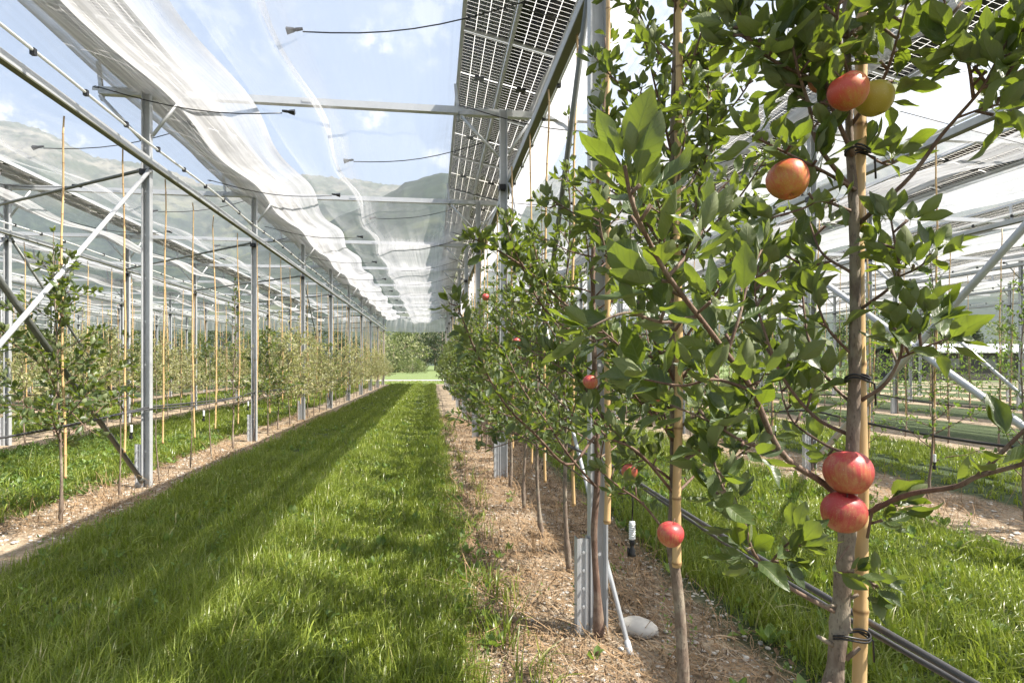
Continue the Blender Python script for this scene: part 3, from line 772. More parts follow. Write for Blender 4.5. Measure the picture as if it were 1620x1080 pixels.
def spindle(seed,h=2.75,zlo=.6,zhi=2.55,nb=26,blen=.6,size=.075,T=T_MID,mat='leaf',gap=.045,nleaf=3,trunk_r=.016,sides=8,top_bare=.0,lane=0.0,zdist=1.0):
    """a young slender apple tree -> (trunk mesh, twig mesh, crown mesh)"""
    random.seed(seed)
    ph=random.uniform(0,6); tp=[]
    for i in range(12):
        z=h*i/11; tp.append(Vector((.018*math.sin(z*2.2+ph)+.010*math.sin(z*6+ph),.018*math.cos(z*1.9+ph),z-.02 if i==0 else z)))
    c=curve(tp,40); W=MB(); rr=[]
    for p in c:
        f=max(0,p.z)/h; r_=trunk_r*(1-.80*f**.85); r_*=1+.55*math.exp(-((p.z-.12)/.05)**2)+.25*math.exp(-(p.z/.06)**2); rr.append(r_)
    W.tube([tuple(p) for p in c],rr,sides)
    B=MB(); L=Leaves()
    def at(z):
        i=min(range(len(c)),key=lambda k:abs(c[k].z-z)); return c[i],rr[i]
    for k in range(nb):
        f=(k+random.uniform(-.3,.3))/nb; f=min(max(f,0),1); z=zlo+(zhi-zlo)*f**zdist
        p,r_=at(z); az=k*2.399+random.uniform(-.5,.5)
        ln=blen*(1-.78*f**.9)*random.uniform(.65,1.2)
        hd=Vector((math.cos(az),math.sin(az)*.8,0)); hd.x-=lane
        pit=random.uniform(.15,.8)+f*.5
        d0=(hd+Vector((0,0,pit))).normalized(); q1=p+d0*ln*.4+rv(.01); q2=q1+(d0+Vector((0,0,random.uniform(-.35,.35)))).normalized()*ln*.35; q3=q2+(d0+Vector((0,0,random.uniform(-.5,.4)))).normalized()*ln*.3
        shoot(B,L,[p,q1,q2,q3],min(r_*.55,.0075),.0018,size,.18,gap,nleaf)
        if ln>.35:
            s=q1; dd=(d0+rv(.6)).normalized(); shoot(B,L,[s,s+dd*ln*.2,s+dd*ln*.36+Vector((0,0,.03))],.0035,.0016,size,.2,gap,nleaf)
    z=zlo+.25
    while z<h-.02:
        p,r_=at(z); q=rv(1); q.z=abs(q.z)*.3+.3; q.normalize()
        rosette(L,p+q*.012,q,4,size*.8); z+=.07
    rosette(L,c[-1],Vector((0,0,1)),6,size*.8,.5)
    V,Q,R=W.data(); tm=mesh('trunk',V,Q,M['bark'],True,R)
    if nb<=1:
        bv,bq,br_=B.data(); W.add(bv,bq,br_); V,Q,R=W.data(); return mesh('trunk',V,Q,M['bark'],True,R),None,L.mesh('crown',T,M[mat]),0
    V,Q,R=B.data(); bmh=mesh('branches',V,Q,M['twig'],True,R)
    return tm,bmh,L.mesh('crown',T,M[mat]),len(L.b)
def tree(name,meshes,loc,label,cat,group,rz=None,sc_=None):
    t=empty(name,loc,label,cat,group,random.uniform(0,6.28) if rz is None else rz)
    s=random.uniform(.93,1.05) if sc_ is None else sc_; t.scale=(s,s,s)
    link('trunk',meshes[0],t); 
    if meshes[1]: link('branches',meshes[1],t)
    link('crown',meshes[2],t); return t

# ---- near right row: hand placed trees 1-3
random.seed(3)
def hero1():
    W=MB(); B=MB(); L=Leaves(); D=1.07
    tp=[P(1298,1640,D),P(1296,1450,D),P(1300,1300,D),P(1305,1180,D),P(1318,1085,D),P(1326,1010,D),P(1332,940,D),P(1340,850,D),P(1346,760,D),P(1351,640,D),P(1353,500,D),P(1352,380,D),P(1349,300,D),P(1344,220,D),P(1342,120,D),P(1338,20,D),P(1340,-120,D),P(1335,-320,D),P(1345,-560,D),P(1340,-800,D)]
    wd=[34,36,30,28,27,26,26,25,22,19,16.5,15.5,15,12,11,10,8.5,7,5,3]
    c=curve(tp,90); n=len(c); rr=[]
    for i in range(n):
        t=i/(n-1)*(len(wd)-1); k=min(int(t),len(wd)-2); w_=wd[k]+(wd[k+1]-wd[k])*(t-k); rr.append(w_/2/F_PX*D*(1+.05*math.sin(i*1.7)))
    for (py,am) in ((1085,.25),(985,.30),(915,.22),(840,.15),(560,.10),(405,.08)):
        z=P(1340,py,D).z
        for i,p in enumerate(c): rr[i]*=1+am*math.exp(-((p.z-z)/.014)**2)
    W.tube([tuple(p) for p in c],rr,14)
    # pruning stubs
    for (px,py,dx,dy,s) in ((1322,1072,-26,22,9),(1318,1020,-24,-14,6),(1338,1042,22,-18,6),(1332,1000,14,-6,8),(1326,956,-26,2,4),(1340,948,18,-8,5)):
        a=P(px,py,D-.005); b=P(px+dx,py+dy,D-.015); W.tube([a,a.lerp(b,.6),b],[s/F_PX*.75,s/F_PX*.62,s/F_PX*.5],7)
    def br(pts,r0,r1,size,t0,gap=.032,nl=3,sp=.55): shoot(B,L,[P(*q) for q in pts],r0,r1,size*1.08,t0,gap*.98,nl+1,min(.95,sp+.1))
    br([(1345,800,1.07),(1300,762,1.03),(1235,715,.97),(1190,617,.92),(1150,560,.88),(1105,500,.83),(1057,437,.77),(1023,375,.72),(1000,320,.68),(988,262,.66)],.0062,.0022,.082,.30,.034,2,.5)
    br([(1190,617,.92),(1130,600,.90),(1080,610,.88),(1020,600,.86)],.003,.0015,.078,.1)
    br([(1150,560,.88),(1170,500,.88),(1185,440,.9),(1205,395,.92)],.003,.0015,.078,.1)
    br([(1105,500,.83),(1050,510,.82),(990,495,.8),(930,520,.8)],.003,.0015,.076,.15)
    br([(1057,437,.77),(1090,400,.80),(1120,350,.82)],.003,.0015,.076,.15)
    br([(1360,353,1.07),(1437,283,1.03),(1487,217,1.0),(1513,187,.98),(1553,140,.95),(1580,90,.93),(1610,35,.9)],.0042,.0018,.080,.70,.02,4,.8)
    br([(1553,140,.95),(1600,120,.93),(1650,90,.92)],.003,.0015,.078,.1,.025,4)
    br([(1540,155,.96),(1530,95,.95),(1500,30,.95),(1490,-30,.95)],.003,.0015,.078,.1,.022,4)
    br([(1513,187,.98),(1560,170,.96),(1590,165,.95)],.0022,.0015,.07,.3,.03,3)
    br([(1347,300,1.06),(1293,227,1.04),(1280,167,1.03),(1262,110,1.0),(1250,50,1.0)],.0045,.002,.08,.25,.026,4,.8)
    br([(1350,247,1.06),(1313,160,1.03),(1307,117,1.02),(1300,40,1.0)],.0045,.002,.08,.3,.026,4,.8)
    br([(1353,300,1.06),(1300,270,1.0),(1240,240,.97),(1190,215,.95)],.0035,.0016,.08,.3,.03,4,.7)
    br([(1345,200,1.07),(1395,130,1.05),(1420,60,1.02),(1440,-20,1.0)],.004,.0016,.08,.2,.024,4,.8)
    br([(1345,150,1.07),(1230,100,1.02),(1185,60,1.0),(1170,20,1.0)],.0035,.0016,.08,.3,.028,4,.7)
    br([(1340,60,1.07),(1270,20,1.03),(1220,-40,1.0)],.004,.0018,.08,.1,.026,4,.8)
    br([(1340,60,1.07),(1380,10,1.1),(1400,-60,1.1)],.004,.0018,.08,.1,.026,4,.8)
    br([(1342,120,1.07),(1330,70,.98),(1325,20,.93),(1345,-40,.9)],.003,.0016,.08,.1,.026,4,.8)
    br([(1352,230,1.07),(1400,260,1.09),(1430,250,1.1)],.0025,.0015,.072,.15,.03,4,.7)
    br([(1350,335,1.07),(1300,318,1.03),(1270,330,1.0),(1220,345,.98)],.003,.0015,.076,.25,.035,3,.7)
    br([(1363,633,1.07),(1400,607,1.04),(1423,567,1.02),(1433,530,1.0),(1470,500,.98)],.0038,.0018,.074,.45,.026,3,.7)
    br([(1423,567,1.02),(1460,550,.99),(1500,535,.97)],.0022,.0014,.076,.2,.03,3,.6)
    br([(1360,490,1.07),(1410,453,1.04),(1423,427,1.03),(1415,380,1.02),(1410,350,1.02)],.0032,.0016,.076,.35,.026,3,.7)
    br([(1415,440,1.03),(1450,425,1.0),(1480,400,.98)],.0022,.0014,.07,.1,.03,3)
    br([(1365,815,1.06),(1433,783,1.0),(1510,770,.93),(1547,753,.9),(1620,733,.85),(1700,700,.8)],.0050,.003,.078,.42,.05,2,.4)
    br([(1547,753,.9),(1585,715,.88),(1630,672,.86),(1680,640,.84)],.0042,.002,.082,.15,.035,3,.5)
    br([(1372,850,1.06),(1385,800,1.04),(1420,800,1.02)],.0026,.0016,.07,.2,.05,2,.3)
    br([(1327,970,1.07),(1287,950,1.05),(1247,927,1.03),(1213,897,1.0),(1190,870,.98),(1175,820,.96),(1143,770,.95),(1125,715,.93)],.0045,.0018,.075,.42,.034,3,.6)
    br([(1213,897,1.0),(1240,865,.98),(1262,848,.97)],.0024,.0014,.068,.15,.03,3)
    br([(1143,770,.95),(1160,730,.96),(1195,700,.97)],.0024,.0014,.07,.15,.03,3)
    br([(1348,690,1.08),(1290,660,1.1),(1240,600,1.1),(1215,540,1.08),(1195,470,1.08),(1200,420,1.05)],.0038,.0016,.074,.25,.03,3,.7)
    br([(1350,640,1.09),(1310,600,1.13),(1280,540,1.17),(1268,450,1.2),(1265,400,1.2)],.0036,.0016,.072,.2,.028,4,.8)
    br([(1347,560,1.07),(1310,520,1.06),(1290,470,1.06)],.003,.0016,.07,.3,.03,3,.7)
    br([(1347,720,1.08),(1300,700,1.15),(1250,660,1.2),(1230,590,1.22)],.0032,.0016,.07,.2,.03,4,.8)
    br([(1345,430,1.07),(1300,400,1.1),(1280,350,1.12)],.003,.0016,.068,.3,.035,3,.6)
    br([(1240,715,.97),(1180,700,.95),(1120,665,.93),(1060,640,.92)],.003,.0016,.074,.2,.03,3,.7)
    br([(1345,860,1.06),(1320,900,1.03),(1350,905,1.0)],.002,.0014,.05,.5,.03,2,.3)
    br([(1356,930,1.06),(1372,915,1.04),(1385,935,1.03)],.002,.0014,.055,.4,.03,2,.3)
    for k in range(4):  # crown above the frame, casting shade
        z=1.85+k*.07; p=Vector((tp[-3].x,tp[-3].y,z)); a=k*2.4; d=Vector((math.cos(a),math.sin(a),.6)).normalized(); l_=.42*(1-k/20)
        shoot(B,L,[p,p+d*l_*.5,p+d*l_+Vector((0,0,.05))],.004,.0018,.078,.15,.04,3,.6)
    # no leaf grows through or right in front of the ripe apples
    cam_=Vector((0,0,CAMZ)); ap=[P(1246,285,.97),P(1342,145,.96),P(1384,156,1.0),P(1343,747,1.0),P(1335,810,1.0)]
    keep=[]
    for i in range(len(L.b)):
        c_=Vector(L.b[i])+Vector(L.d[i]).normalized()*L.s[i]*.6; ok=True
        for a_ in ap:
            to=(cam_-a_).normalized(); w_=c_-a_; al=w_.dot(to)
            if -.03<al<.35 and (w_-to*al).length<.047: ok=False
        if ok: keep.append(i)
    for k_ in ('b','d','u','s','r'): setattr(L,k_,[getattr(L,k_)[i] for i in keep])
    o=tp[0]; base=Vector((o.x,o.y,0))
    t=empty('apple_tree',base,'large apple tree nearest the camera, full height at the right with big red apples','apple tree',f'apple trees in the {ROWNAME[0]}')
    def sh(m): return m.xf(Matrix.Translation(-base))
    sh(W).build('trunk',M['bark'],t,True); sh(B).build('branches',M['twig'],t,True)
    L.b=[tuple(Vector(b)-base) for b in L.b]; link('crown',L.mesh('crown',T_HI,M['leaf']),t)
    # black ties
    for (py,dz) in ((240,0),(600,.0),(1010,.002)):
        c0=P(1352 if py<900 else 1334,py,1.066)-base; c1=P(1362,py,1.055)-base
        m=MB(); pts=[]
        for a in np.linspace(0,2*PI,22):
            cc=c0.lerp(c1,.5); pts.append(cc+Vector((math.cos(a)*(.0215 if py<900 else .034),math.sin(a)*.016,dz+.004*math.sin(a*2))))
        m.tube(pts,.0019,6,cap=False); m.tube([x_+Vector((0,0,.005)) for x_ in pts],.0019,6,cap=False); m.tube([pts[3],pts[3]+Vector((.02,-.012,-.012)),pts[3]+Vector((.022,-.012,-.05))],.0018,6)
        m.build('tree_tie',M['black'],t,True)
hero1()
cm=MB(); cm.tube([(0,0,0),(0,0,.012),(0,0,.02)],.0,6)
def hero_cane(px,pybot,D,pytop,wpx,label,name=1):
    a=P(px,pybot,D); b=P(px,pytop,D); h=b.z-a.z; me=cane_mesh(h,int(px),wpx/2/F_PX*D*1.15,.002)
    o=link('bamboo_stake',me,None,a); tag(o,label,'stake',f'bamboo stakes in the {ROWNAME[0]}')
hero_cane(1361,1330,1.085,-800,19,'thick bamboo stake tied to the nearest apple trunk')
hero_cane(1072,896,1.78,-250,12.5,'orange bamboo stake ending above ground beside the second trunk')
hero_cane(961,828,2.55,-60,9.5,'bamboo stake just right of the nearest steel post')

def hero2():
    W=MB(); B=MB(); L=Leaves(); D=1.8
    tp=[P(1079,1203,D),P(1081,1080,D),P(1078,1010,D),P(1074,950,D),P(1068,900,D),P(1062,860,D),P(1066,780,D+.02),P(1066,660,D+.03),P(1064,500,D+.03),P(1062,350,D+.03),P(1064,200,D+.03),P(1068,60,D+.02),P(1070,-60,D),P(1072,-180,D)]
    wd=[24,20,18,17,17,15,14,13,11.5,10,8.5,7,5,3]
    c=curve(tp,60); rr=[]
    for i in range(60):
        t=i/59*(len(wd)-1); k=min(int(t),len(wd)-2); rr.append((wd[k]+(wd[k+1]-wd[k])*(t-k))/2/F_PX*D)
    W.tube([tuple(p) for p in c],rr,12)
    zt=c[-1].z
    def at(z): return min(c,key=lambda p:abs(p.z-z))
    k=0; z=.78
    while z<2.5:
        f=(z-.78)/2.0; p=at(z); az=k*2.399+.6
        ln=(.48*(1-.62*f)+.05)*random.uniform(.7,1.15)
        hd=Vector((math.cos(az),math.sin(az)*.9,0)); pit=random.uniform(.3,1.0)+f*.4
        d0=(hd+Vector((0,0,pit))).normalized(); q1=p+d0*ln*.4; q2=q1+(d0+Vector((0,0,random.uniform(-.2,.5)))).normalized()*ln*.35; q3=q2+(d0+Vector((0,0,random.uniform(-.3,.6)))).normalized()*ln*.3
        shoot(B,L,[p,q1,q2,q3],.0048,.0018,.072,.15,.027,4,.8)
        k+=1; z+=.042
    def br(pts,r0,r1,size,t0,gap=.03,nl=3,sp=.6): shoot(B,L,[P(*q) for q in pts],r0,r1,size,t0,gap,nl,sp)
    br([(1066,500,1.83),(1100,330,1.8),(1118,240,1.78),(1120,140,1.76),(1128,60,1.75)],.005,.002,.066,.1,.022,4,.85)
    br([(1066,700,1.83),(1030,640,1.7),(990,560,1.6),(950,520,1.55)],.005,.002,.07,.15,.028,4,.8)
    br([(1066,780,1.82),(1010,715,1.7),(960,690,1.62),(930,650,1.6)],.005,.002,.068,.2,.03,3,.7)
    br([(1066,740,1.82),(1120,700,1.75),(1160,640,1.7),(1180,560,1.68)],.005,.002,.07,.15,.026,4,.8)
    br([(1066,600,1.82),(1000,470,1.72),(960,400,1.66),(945,330,1.62)],.005,.002,.07,.1,.026,4,.8)
    br([(1066,560,1.82),(1130,470,1.8),(1170,400,1.78),(1190,330,1.78)],.005,.002,.068,.1,.024,4,.85)
    br([(1066,860,1.8),(1020,800,1.72),(980,770,1.68),(950,745,1.65)],.004,.002,.066,.25,.032,3,.7)
    br([(1066,420,1.82),(1020,330,1.8),(1005,240,1.8),(1000,170,1.8)],.0045,.002,.066,.1,.024,4,.85)
    base=Vector((tp[0].x,tp[0].y,0))
    t=empty('apple_tree',base,'second apple tree from the camera, dense crown on a bare lower trunk','apple tree',f'apple trees in the {ROWNAME[0]}')
    T=Matrix.Translation(-base)
    W.xf(T).build('trunk',M['bark'],t,True); B.xf(T).build('branches',M['twig'],t,True)
    L.b=[tuple(Vector(b)-base) for b in L.b]; link('crown',L.mesh('crown',T_HI,M['leaf']),t)
hero2()

def hero3():
    W=MB(); B=MB(); L=Leaves(); D=2.62
    tp=[P(948,1018,D),P(947,985,D),P(945,940,D),P(941,880,D),P(940,830,D),P(945,760,D),P(944,680,D),P(941,600,D),P(939,520,D),P(938,420,D),P(941,330,D),P(950,250,D),P(955,170,D),P(958,90,D),P(957,60,D)]
    wd=[18,19,12,10,11,10,9.5,9,8,7,6,5,4,3,2]
    c=curve(tp,50); rr=[]
    for i in range(50):
        t=i/49*(len(wd)-1); k=min(int(t),len(wd)-2); rr.append((wd[k]+(wd[k+1]-wd[k])*(t-k))/2/F_PX*D)
    W.tube([tuple(p) for p in c],rr,12)
    z=.62;k=0
    while z<1.95:
        f=(z-.62)/1.4; p=min(c,key=lambda q:abs(q.z-z)); az=k*2.399+2.2; ln=(.5*(1-.55*f)+.06)*random.uniform(.7,1.1)
        d0=Vector((math.cos(az),math.sin(az)*.9,random.uniform(.2,.9))).normalized(); q1=p+d0*ln*.4; q2=q1+(d0+Vector((0,0,random.uniform(-.3,.4)))).normalized()*ln*.35; q3=q2+(d0+Vector((0,0,random.uniform(-.4,.5)))).normalized()*ln*.3
        shoot(B,L,[p,q1,q2,q3],.0042,.0018,.068,.2,.034,3,.7); k+=1; z+=.065
    while z<2.62:
        p=min(c,key=lambda q:abs(q.z-z)); q=rv(1); q.z=abs(q.z)*.4+.3; q.normalize(); B.tube([tuple(p),tuple(p+q*.03)],[.002,.002],5); rosette(L,p+q*.03,q,5,.055); z+=.045
    def br(pts,r0,r1,size,t0,gap=.028,nl=4,sp=.75): shoot(B,L,[P(*q) for q in pts],r0,r1,size,t0,gap,nl,sp)
    br([(940,512,2.6),(905,490,2.5),(868,458,2.4),(825,420,2.3),(780,392,2.2),(745,376,2.12)],.0075,.0022,.078,.25,.024,4,.85)
    br([(940,540,2.6),(890,515,2.52),(855,480,2.45),(835,440,2.4),(815,400,2.38),(800,360,2.36)],.006,.002,.076,.35,.026,4,.8)
    br([(941,690,2.6),(900,735,2.45),(850,690,2.3),(800,640,2.2),(762,575,2.12),(738,520,2.05),(722,478,2.0)],.007,.002,.076,.35,.03,3,.7)
    br([(943,770,2.6),(900,720,2.45),(860,660,2.4),(830,620,2.36),(800,560,2.33)],.006,.002,.072,.3,.028,4,.8)
    br([(868,458,2.4),(850,410,2.35),(842,370,2.33)],.003,.0016,.07,.1); br([(825,420,2.3),(808,380,2.25),(800,345,2.22)],.003,.0016,.07,.1)
    br([(941,620,2.6),(985,560,2.5),(1010,500,2.45)],.005,.002,.07,.2); br([(941,470,2.6),(985,420,2.55),(1000,360,2.5)],.004,.002,.066,.2)
    base=Vector((tp[0].x,tp[0].y,gzs(tp[0].x,tp[0].y)))
    t=empty('apple_tree',base,'third apple tree, standing in front of the nearest steel post','apple tree',f'apple trees in the {ROWNAME[0]}')
    T=Matrix.Translation(-base)
    bv,bq,br_=B.data(); W.add(bv,bq,br_); W.xf(T).build('trunk',M['twig'],t,True)
    L.b=[tuple(Vector(b)-base) for b in L.b]; link('crown',L.mesh('crown',T_HI,M['leaf']),t)
hero3()
# ---- rest of the right row
YR=[3.38,4.08,4.87,5.77]+[5.77+.8*i for i in range(1,37)]
VM=[spindle(40+i,h=2.55-.1*(i%3),zlo=.62,zhi=2.15,zdist=1.25,blen=.70,size=.078,T=T_HI if i<2 else T_MID,gap=.036,nleaf=4,nb=24,lane=.25,trunk_r=.0145) for i in range(6)]
for i,y in enumerate(YR):
    if y>35: break
    v=VM[i] if i<6 else random.choice(VM[2:])
    x=XR0+random.uniform(-.03,.03)
    tree('apple_tree',v,(x,y,gzs(x,y)),f'dense green apple tree, {ordw(i+4)} from the camera in the {ROWNAME[0]}','apple tree',f'apple trees in the {ROWNAME[0]}',
         rz=random.uniform(-.5,.5),sc_=random.uniform(.92,1.03))
    cane((x+.045,y+.02,.36),0,i+4)

# ---- young pale trees on the left, fresher ones on the right
VP=[spindle(80+i,h=1.95+.12*(i%3),zlo=.50,zhi=1.75,nb=27,blen=.70,size=.076,T=T_MID,mat='leaf_pale' if i!=3 else 'leaf',gap=.034,nleaf=4,trunk_r=.011,zdist=1.15) for i in range(6)]
VT=spindle(97,h=2.5,zlo=.55,zhi=2.4,nb=26,blen=.36,size=.06,T=T_MID,mat='leaf',gap=.045,nleaf=3,trunk_r=.013)
VB=spindle(98,h=1.4,zlo=1.15,zhi=1.38,nb=1,blen=.12,size=.05,T=T_LO,mat='leaf_pale',gap=.06,nleaf=2,trunk_r=.008)   # nearly bare whip
VF=[spindle(110+i,h=2.0+.15*(i%3),zlo=.35,zhi=1.95,nb=24,blen=.34,size=.055,T=T_MID,mat='leaf_fresh',gap=.045,nleaf=3,trunk_r=.011) for i in range(4)]
# left row: stakes measured in the photograph
def pxL(px,r=-1):
    X=rowx(r); d=X*F_PX/CT/(px-685); return (d-X*ST)/CT
n=0
ys=[pxL(95),pxL(187),pxL(253),pxL(303),pxL(338),pxL(375)]; y=ys[-1]
while y<34.5: y+=.81; ys.append(y)
for i,y in enumerate(ys):
    x=rowx(-1)+random.uniform(-.02,.02)
    if i==0: v,l=VP[3],'bushy young apple tree, leftmost and nearest in the row left of the grass lane'
    elif i in (1,2,3,4): v,l=VB,f'almost bare apple whip, {ordw(i+1)} from the camera in the {ROWNAME[-1]}'
    elif i==5: v,l=VT,'dark green slender young tree taller than its neighbours in the left row'
    else: v=random.choice(VP if random.random()<.8 else [VB]); l=f'pale apple tree, {ordw(i+1)} from the camera in the {ROWNAME[-1]}'
    tree('young_apple_tree',v,(x-.02,y,gzs(x,y)),l,'apple tree',f'young apple trees in the {ROWNAME[-1]}',sc_=1.12 if i==0 else None)
    zt=.30+random.uniform(0,.1)
    cane((x+.02,y+.03,zt),-1,i+1)
def row_trees(r,y0,y1,vs,name,adj,cane_every=1,step=.82):
    n=0; y=y0
    while y<y1:
        x=rowx(r)+random.uniform(-.03,.03); n+=1
        tree(name,random.choice(vs),(x,y,gzs(x,y)),f'{adj}, {ordw(n)} from the camera in the {ROWNAME[r]}','apple tree',f'young apple trees in the {ROWNAME[r]}',sc_=random.uniform(.9,1.12))
        if n%cane_every==0: cane((x+.03,y+.02,.34),r,n,tilt=.02)
        y+=step*random.uniform(.95,1.05)
row_trees(-2,6.0,34.5,VP+[VT],'young_apple_tree','young pale apple tree')
row_trees(-3,9.5,34.5,VP+[VT],'young_apple_tree','young pale apple tree')
row_trees(-4,12.5,34.5,VP,'young_apple_tree','young pale apple tree',1,.95)
row_trees(1,3.0,34.5,VF,'young_apple_tree','fresh green young apple tree')
row_trees(2,6.5,34.5,VF,'young_apple_tree','fresh green young apple tree')
row_trees(3,9.5,34.5,VF,'young_apple_tree','fresh green young apple tree',1,.95)
# the rest beyond, one mass
def far_rows(name,rows,mat,label):
    L=Leaves(); W=MB(); 
    for (r,ya) in rows:
        y=ya
        while y<34.5:
            x=rowx(r)+random.uniform(-.05,.05); hh=random.uniform(1.7,2.2)
            W.tube([(x,y,0),(x,y,hh)],[.012,.005],4)
            for _ in range(70):
                z=random.uniform(.5,hh); k=.34*(1-(z-.5)/2.2); L.add((x+random.gauss(0,k*.6),y+random.gauss(0,k*.6),z),rv(1)+Vector((0,0,.2)),Vector((0,0,1))+rv(.5),random.uniform(.09,.14))
            y+=.95
    o=link(name,L.mesh(name,T_LO,M[mat])); tag(o,label,'apple trees',kind='stuff')
    o=W.build(name+'_trunks',M['bark'],None,True); tag(o,label.replace('mass of','thin trunks of the'),'trunks',kind='stuff')
far_rows('distant_orchard',[(-5,15),(-6,17),(-7,19),(-8,21)],'leaf_pale','distant mass of young orchard trees behind the fourth left row')
far_rows('distant_orchard',[(4,12),(5,15)],'leaf_fresh','distant mass of young orchard trees behind the fourth right row')

# ------------------------------------------------------------------ apples
def apple_mesh(seed,mat):
    rs=random.Random(seed); m=MB(); seg=28; n=22; V=[]
    for i in range(n+1):
        a=PI*i/n; a=min(max(a,.02),PI-.02)
        r_=math.sin(a)*(1-.10*math.cos(a)*-1*.0); z=math.cos(a)*.97
        r_*=1.0+.07*math.cos(a)                     # broad shoulders, narrower base
        z-=.30*math.exp(-(math.sin(a)/.22)**2)*(1 if a<PI/2 else 0)
        z+=.20*math.exp(-(math.sin(a)/.20)**2)*(1 if a>PI/2 else 0)
        for k in range(seg):
            q=2*PI*k/seg; w_=1+.018*math.cos(q*5+seed)*(.3+.7*max(0,-math.cos(a)))+.02*math.sin(q+seed)+.012*math.cos(q*3)
            V.append((r_*w_*math.cos(q),r_*w_*math.sin(q),z+.02*math.cos(q*2+seed)*math.sin(a)))
    V=np.array(V)*.040
    Q=[(i*seg+k,(i+1)*seg+k,(i+1)*seg+(k+1)%seg,i*seg+(k+1)%seg) for i in range(n) for k in range(seg)]
    return mesh('flesh',V,Q,mat,True)
sm=MB(); sm.tube([(0,0,.020),(.003,0,.034),(.008,.002,.050)],[.0012,.0011,.0018],6); V_,Q_,R_=sm.data(); STEM=mesh('stalk',V_,Q_,M['twig'],True,R_)
km=MB()
for k in range(5):
    a=k*1.2566; c_,s_=math.cos(a),math.sin(a); km.tube([(.002*c_,.002*s_,-.029),(.005*c_,.005*s_,-.032),(.003*c_,.003*s_,-.0345)],[.0018,.0016,.0004],4)
V_,Q_,R_=km.data(); CAL=mesh('calyx',V_,Q_,M['deadleaf'],True,R_)
AM={k:[apple_mesh(i*3+j,M[k]) for j in range(2)] for i,k in enumerate(('apple_red','apple_orange','apple_yellow'))}
def apple(px,py,D,dpx,kind,label,tilt=(0,0,0)):
    s=dpx/F_PX*D/.082
    t=empty('apple',P(px,py,D),label,'apple','apples on the trees'); t.scale=(s,s,s); t.rotation_euler=tilt
    link('flesh',random.choice(AM[kind]),t); link('stalk',STEM,t); link('calyx',CAL,t)
random.seed(8)
apple(1246,285,.97,66,'apple_orange','orange blushed apple hanging alone left of the nearest trunk',(-.35,.1,.4))
apple(1342,145,.96,62,'apple_orange','pink red apple pressed against a yellow one near the top',(-.5,.25,2.2))
apple(1384,156,1.0,58,'apple_yellow','yellow green apple touching the pink one near the top',(-.2,-.1,1.0))
apple(1300,125,1.06,44,'apple_red','red apple half hidden by leaves behind the top pair',(.1,.2,0))
apple(1343,747,1.0,75,'apple_red','upper of the two big red apples stacked in front of the nearest trunk',(-.15,.1,.3))
apple(1335,810,1.0,69,'apple_red','lower of the two big red apples stacked in front of the nearest trunk',(.1,-.25,1.4))
apple(1061,845,1.62,43,'apple_red','red apple hanging lowest beside the second trunk',(.1,.1,.2))
apple(996,746,1.72,26,'apple_red','small red apple left of the second stake above the sprinkler',(.1,.4,1.0))
apple(934,604,1.6,24,'apple_red','small red apple partly behind leaves beside the nearest steel post',(.1,.2,2.0))
apple(1037,627,1.6,20,'apple_red','small red apple half hidden left of the second stake',(.2,.1,3.0))
for i,(px,py,D,d) in enumerate([(817,540,4.0,13),(824,547,4.05,12),(768,470,5.0,12),(828,600,4.1,10)]):
    apple(px,py,D,d,'apple_red',['tiny red apple, left of a pair in the middle trees','tiny red apple, right of a pair in the middle trees','tiny red apple high in the middle trees','tiny red apple lowest in the middle trees'][i])

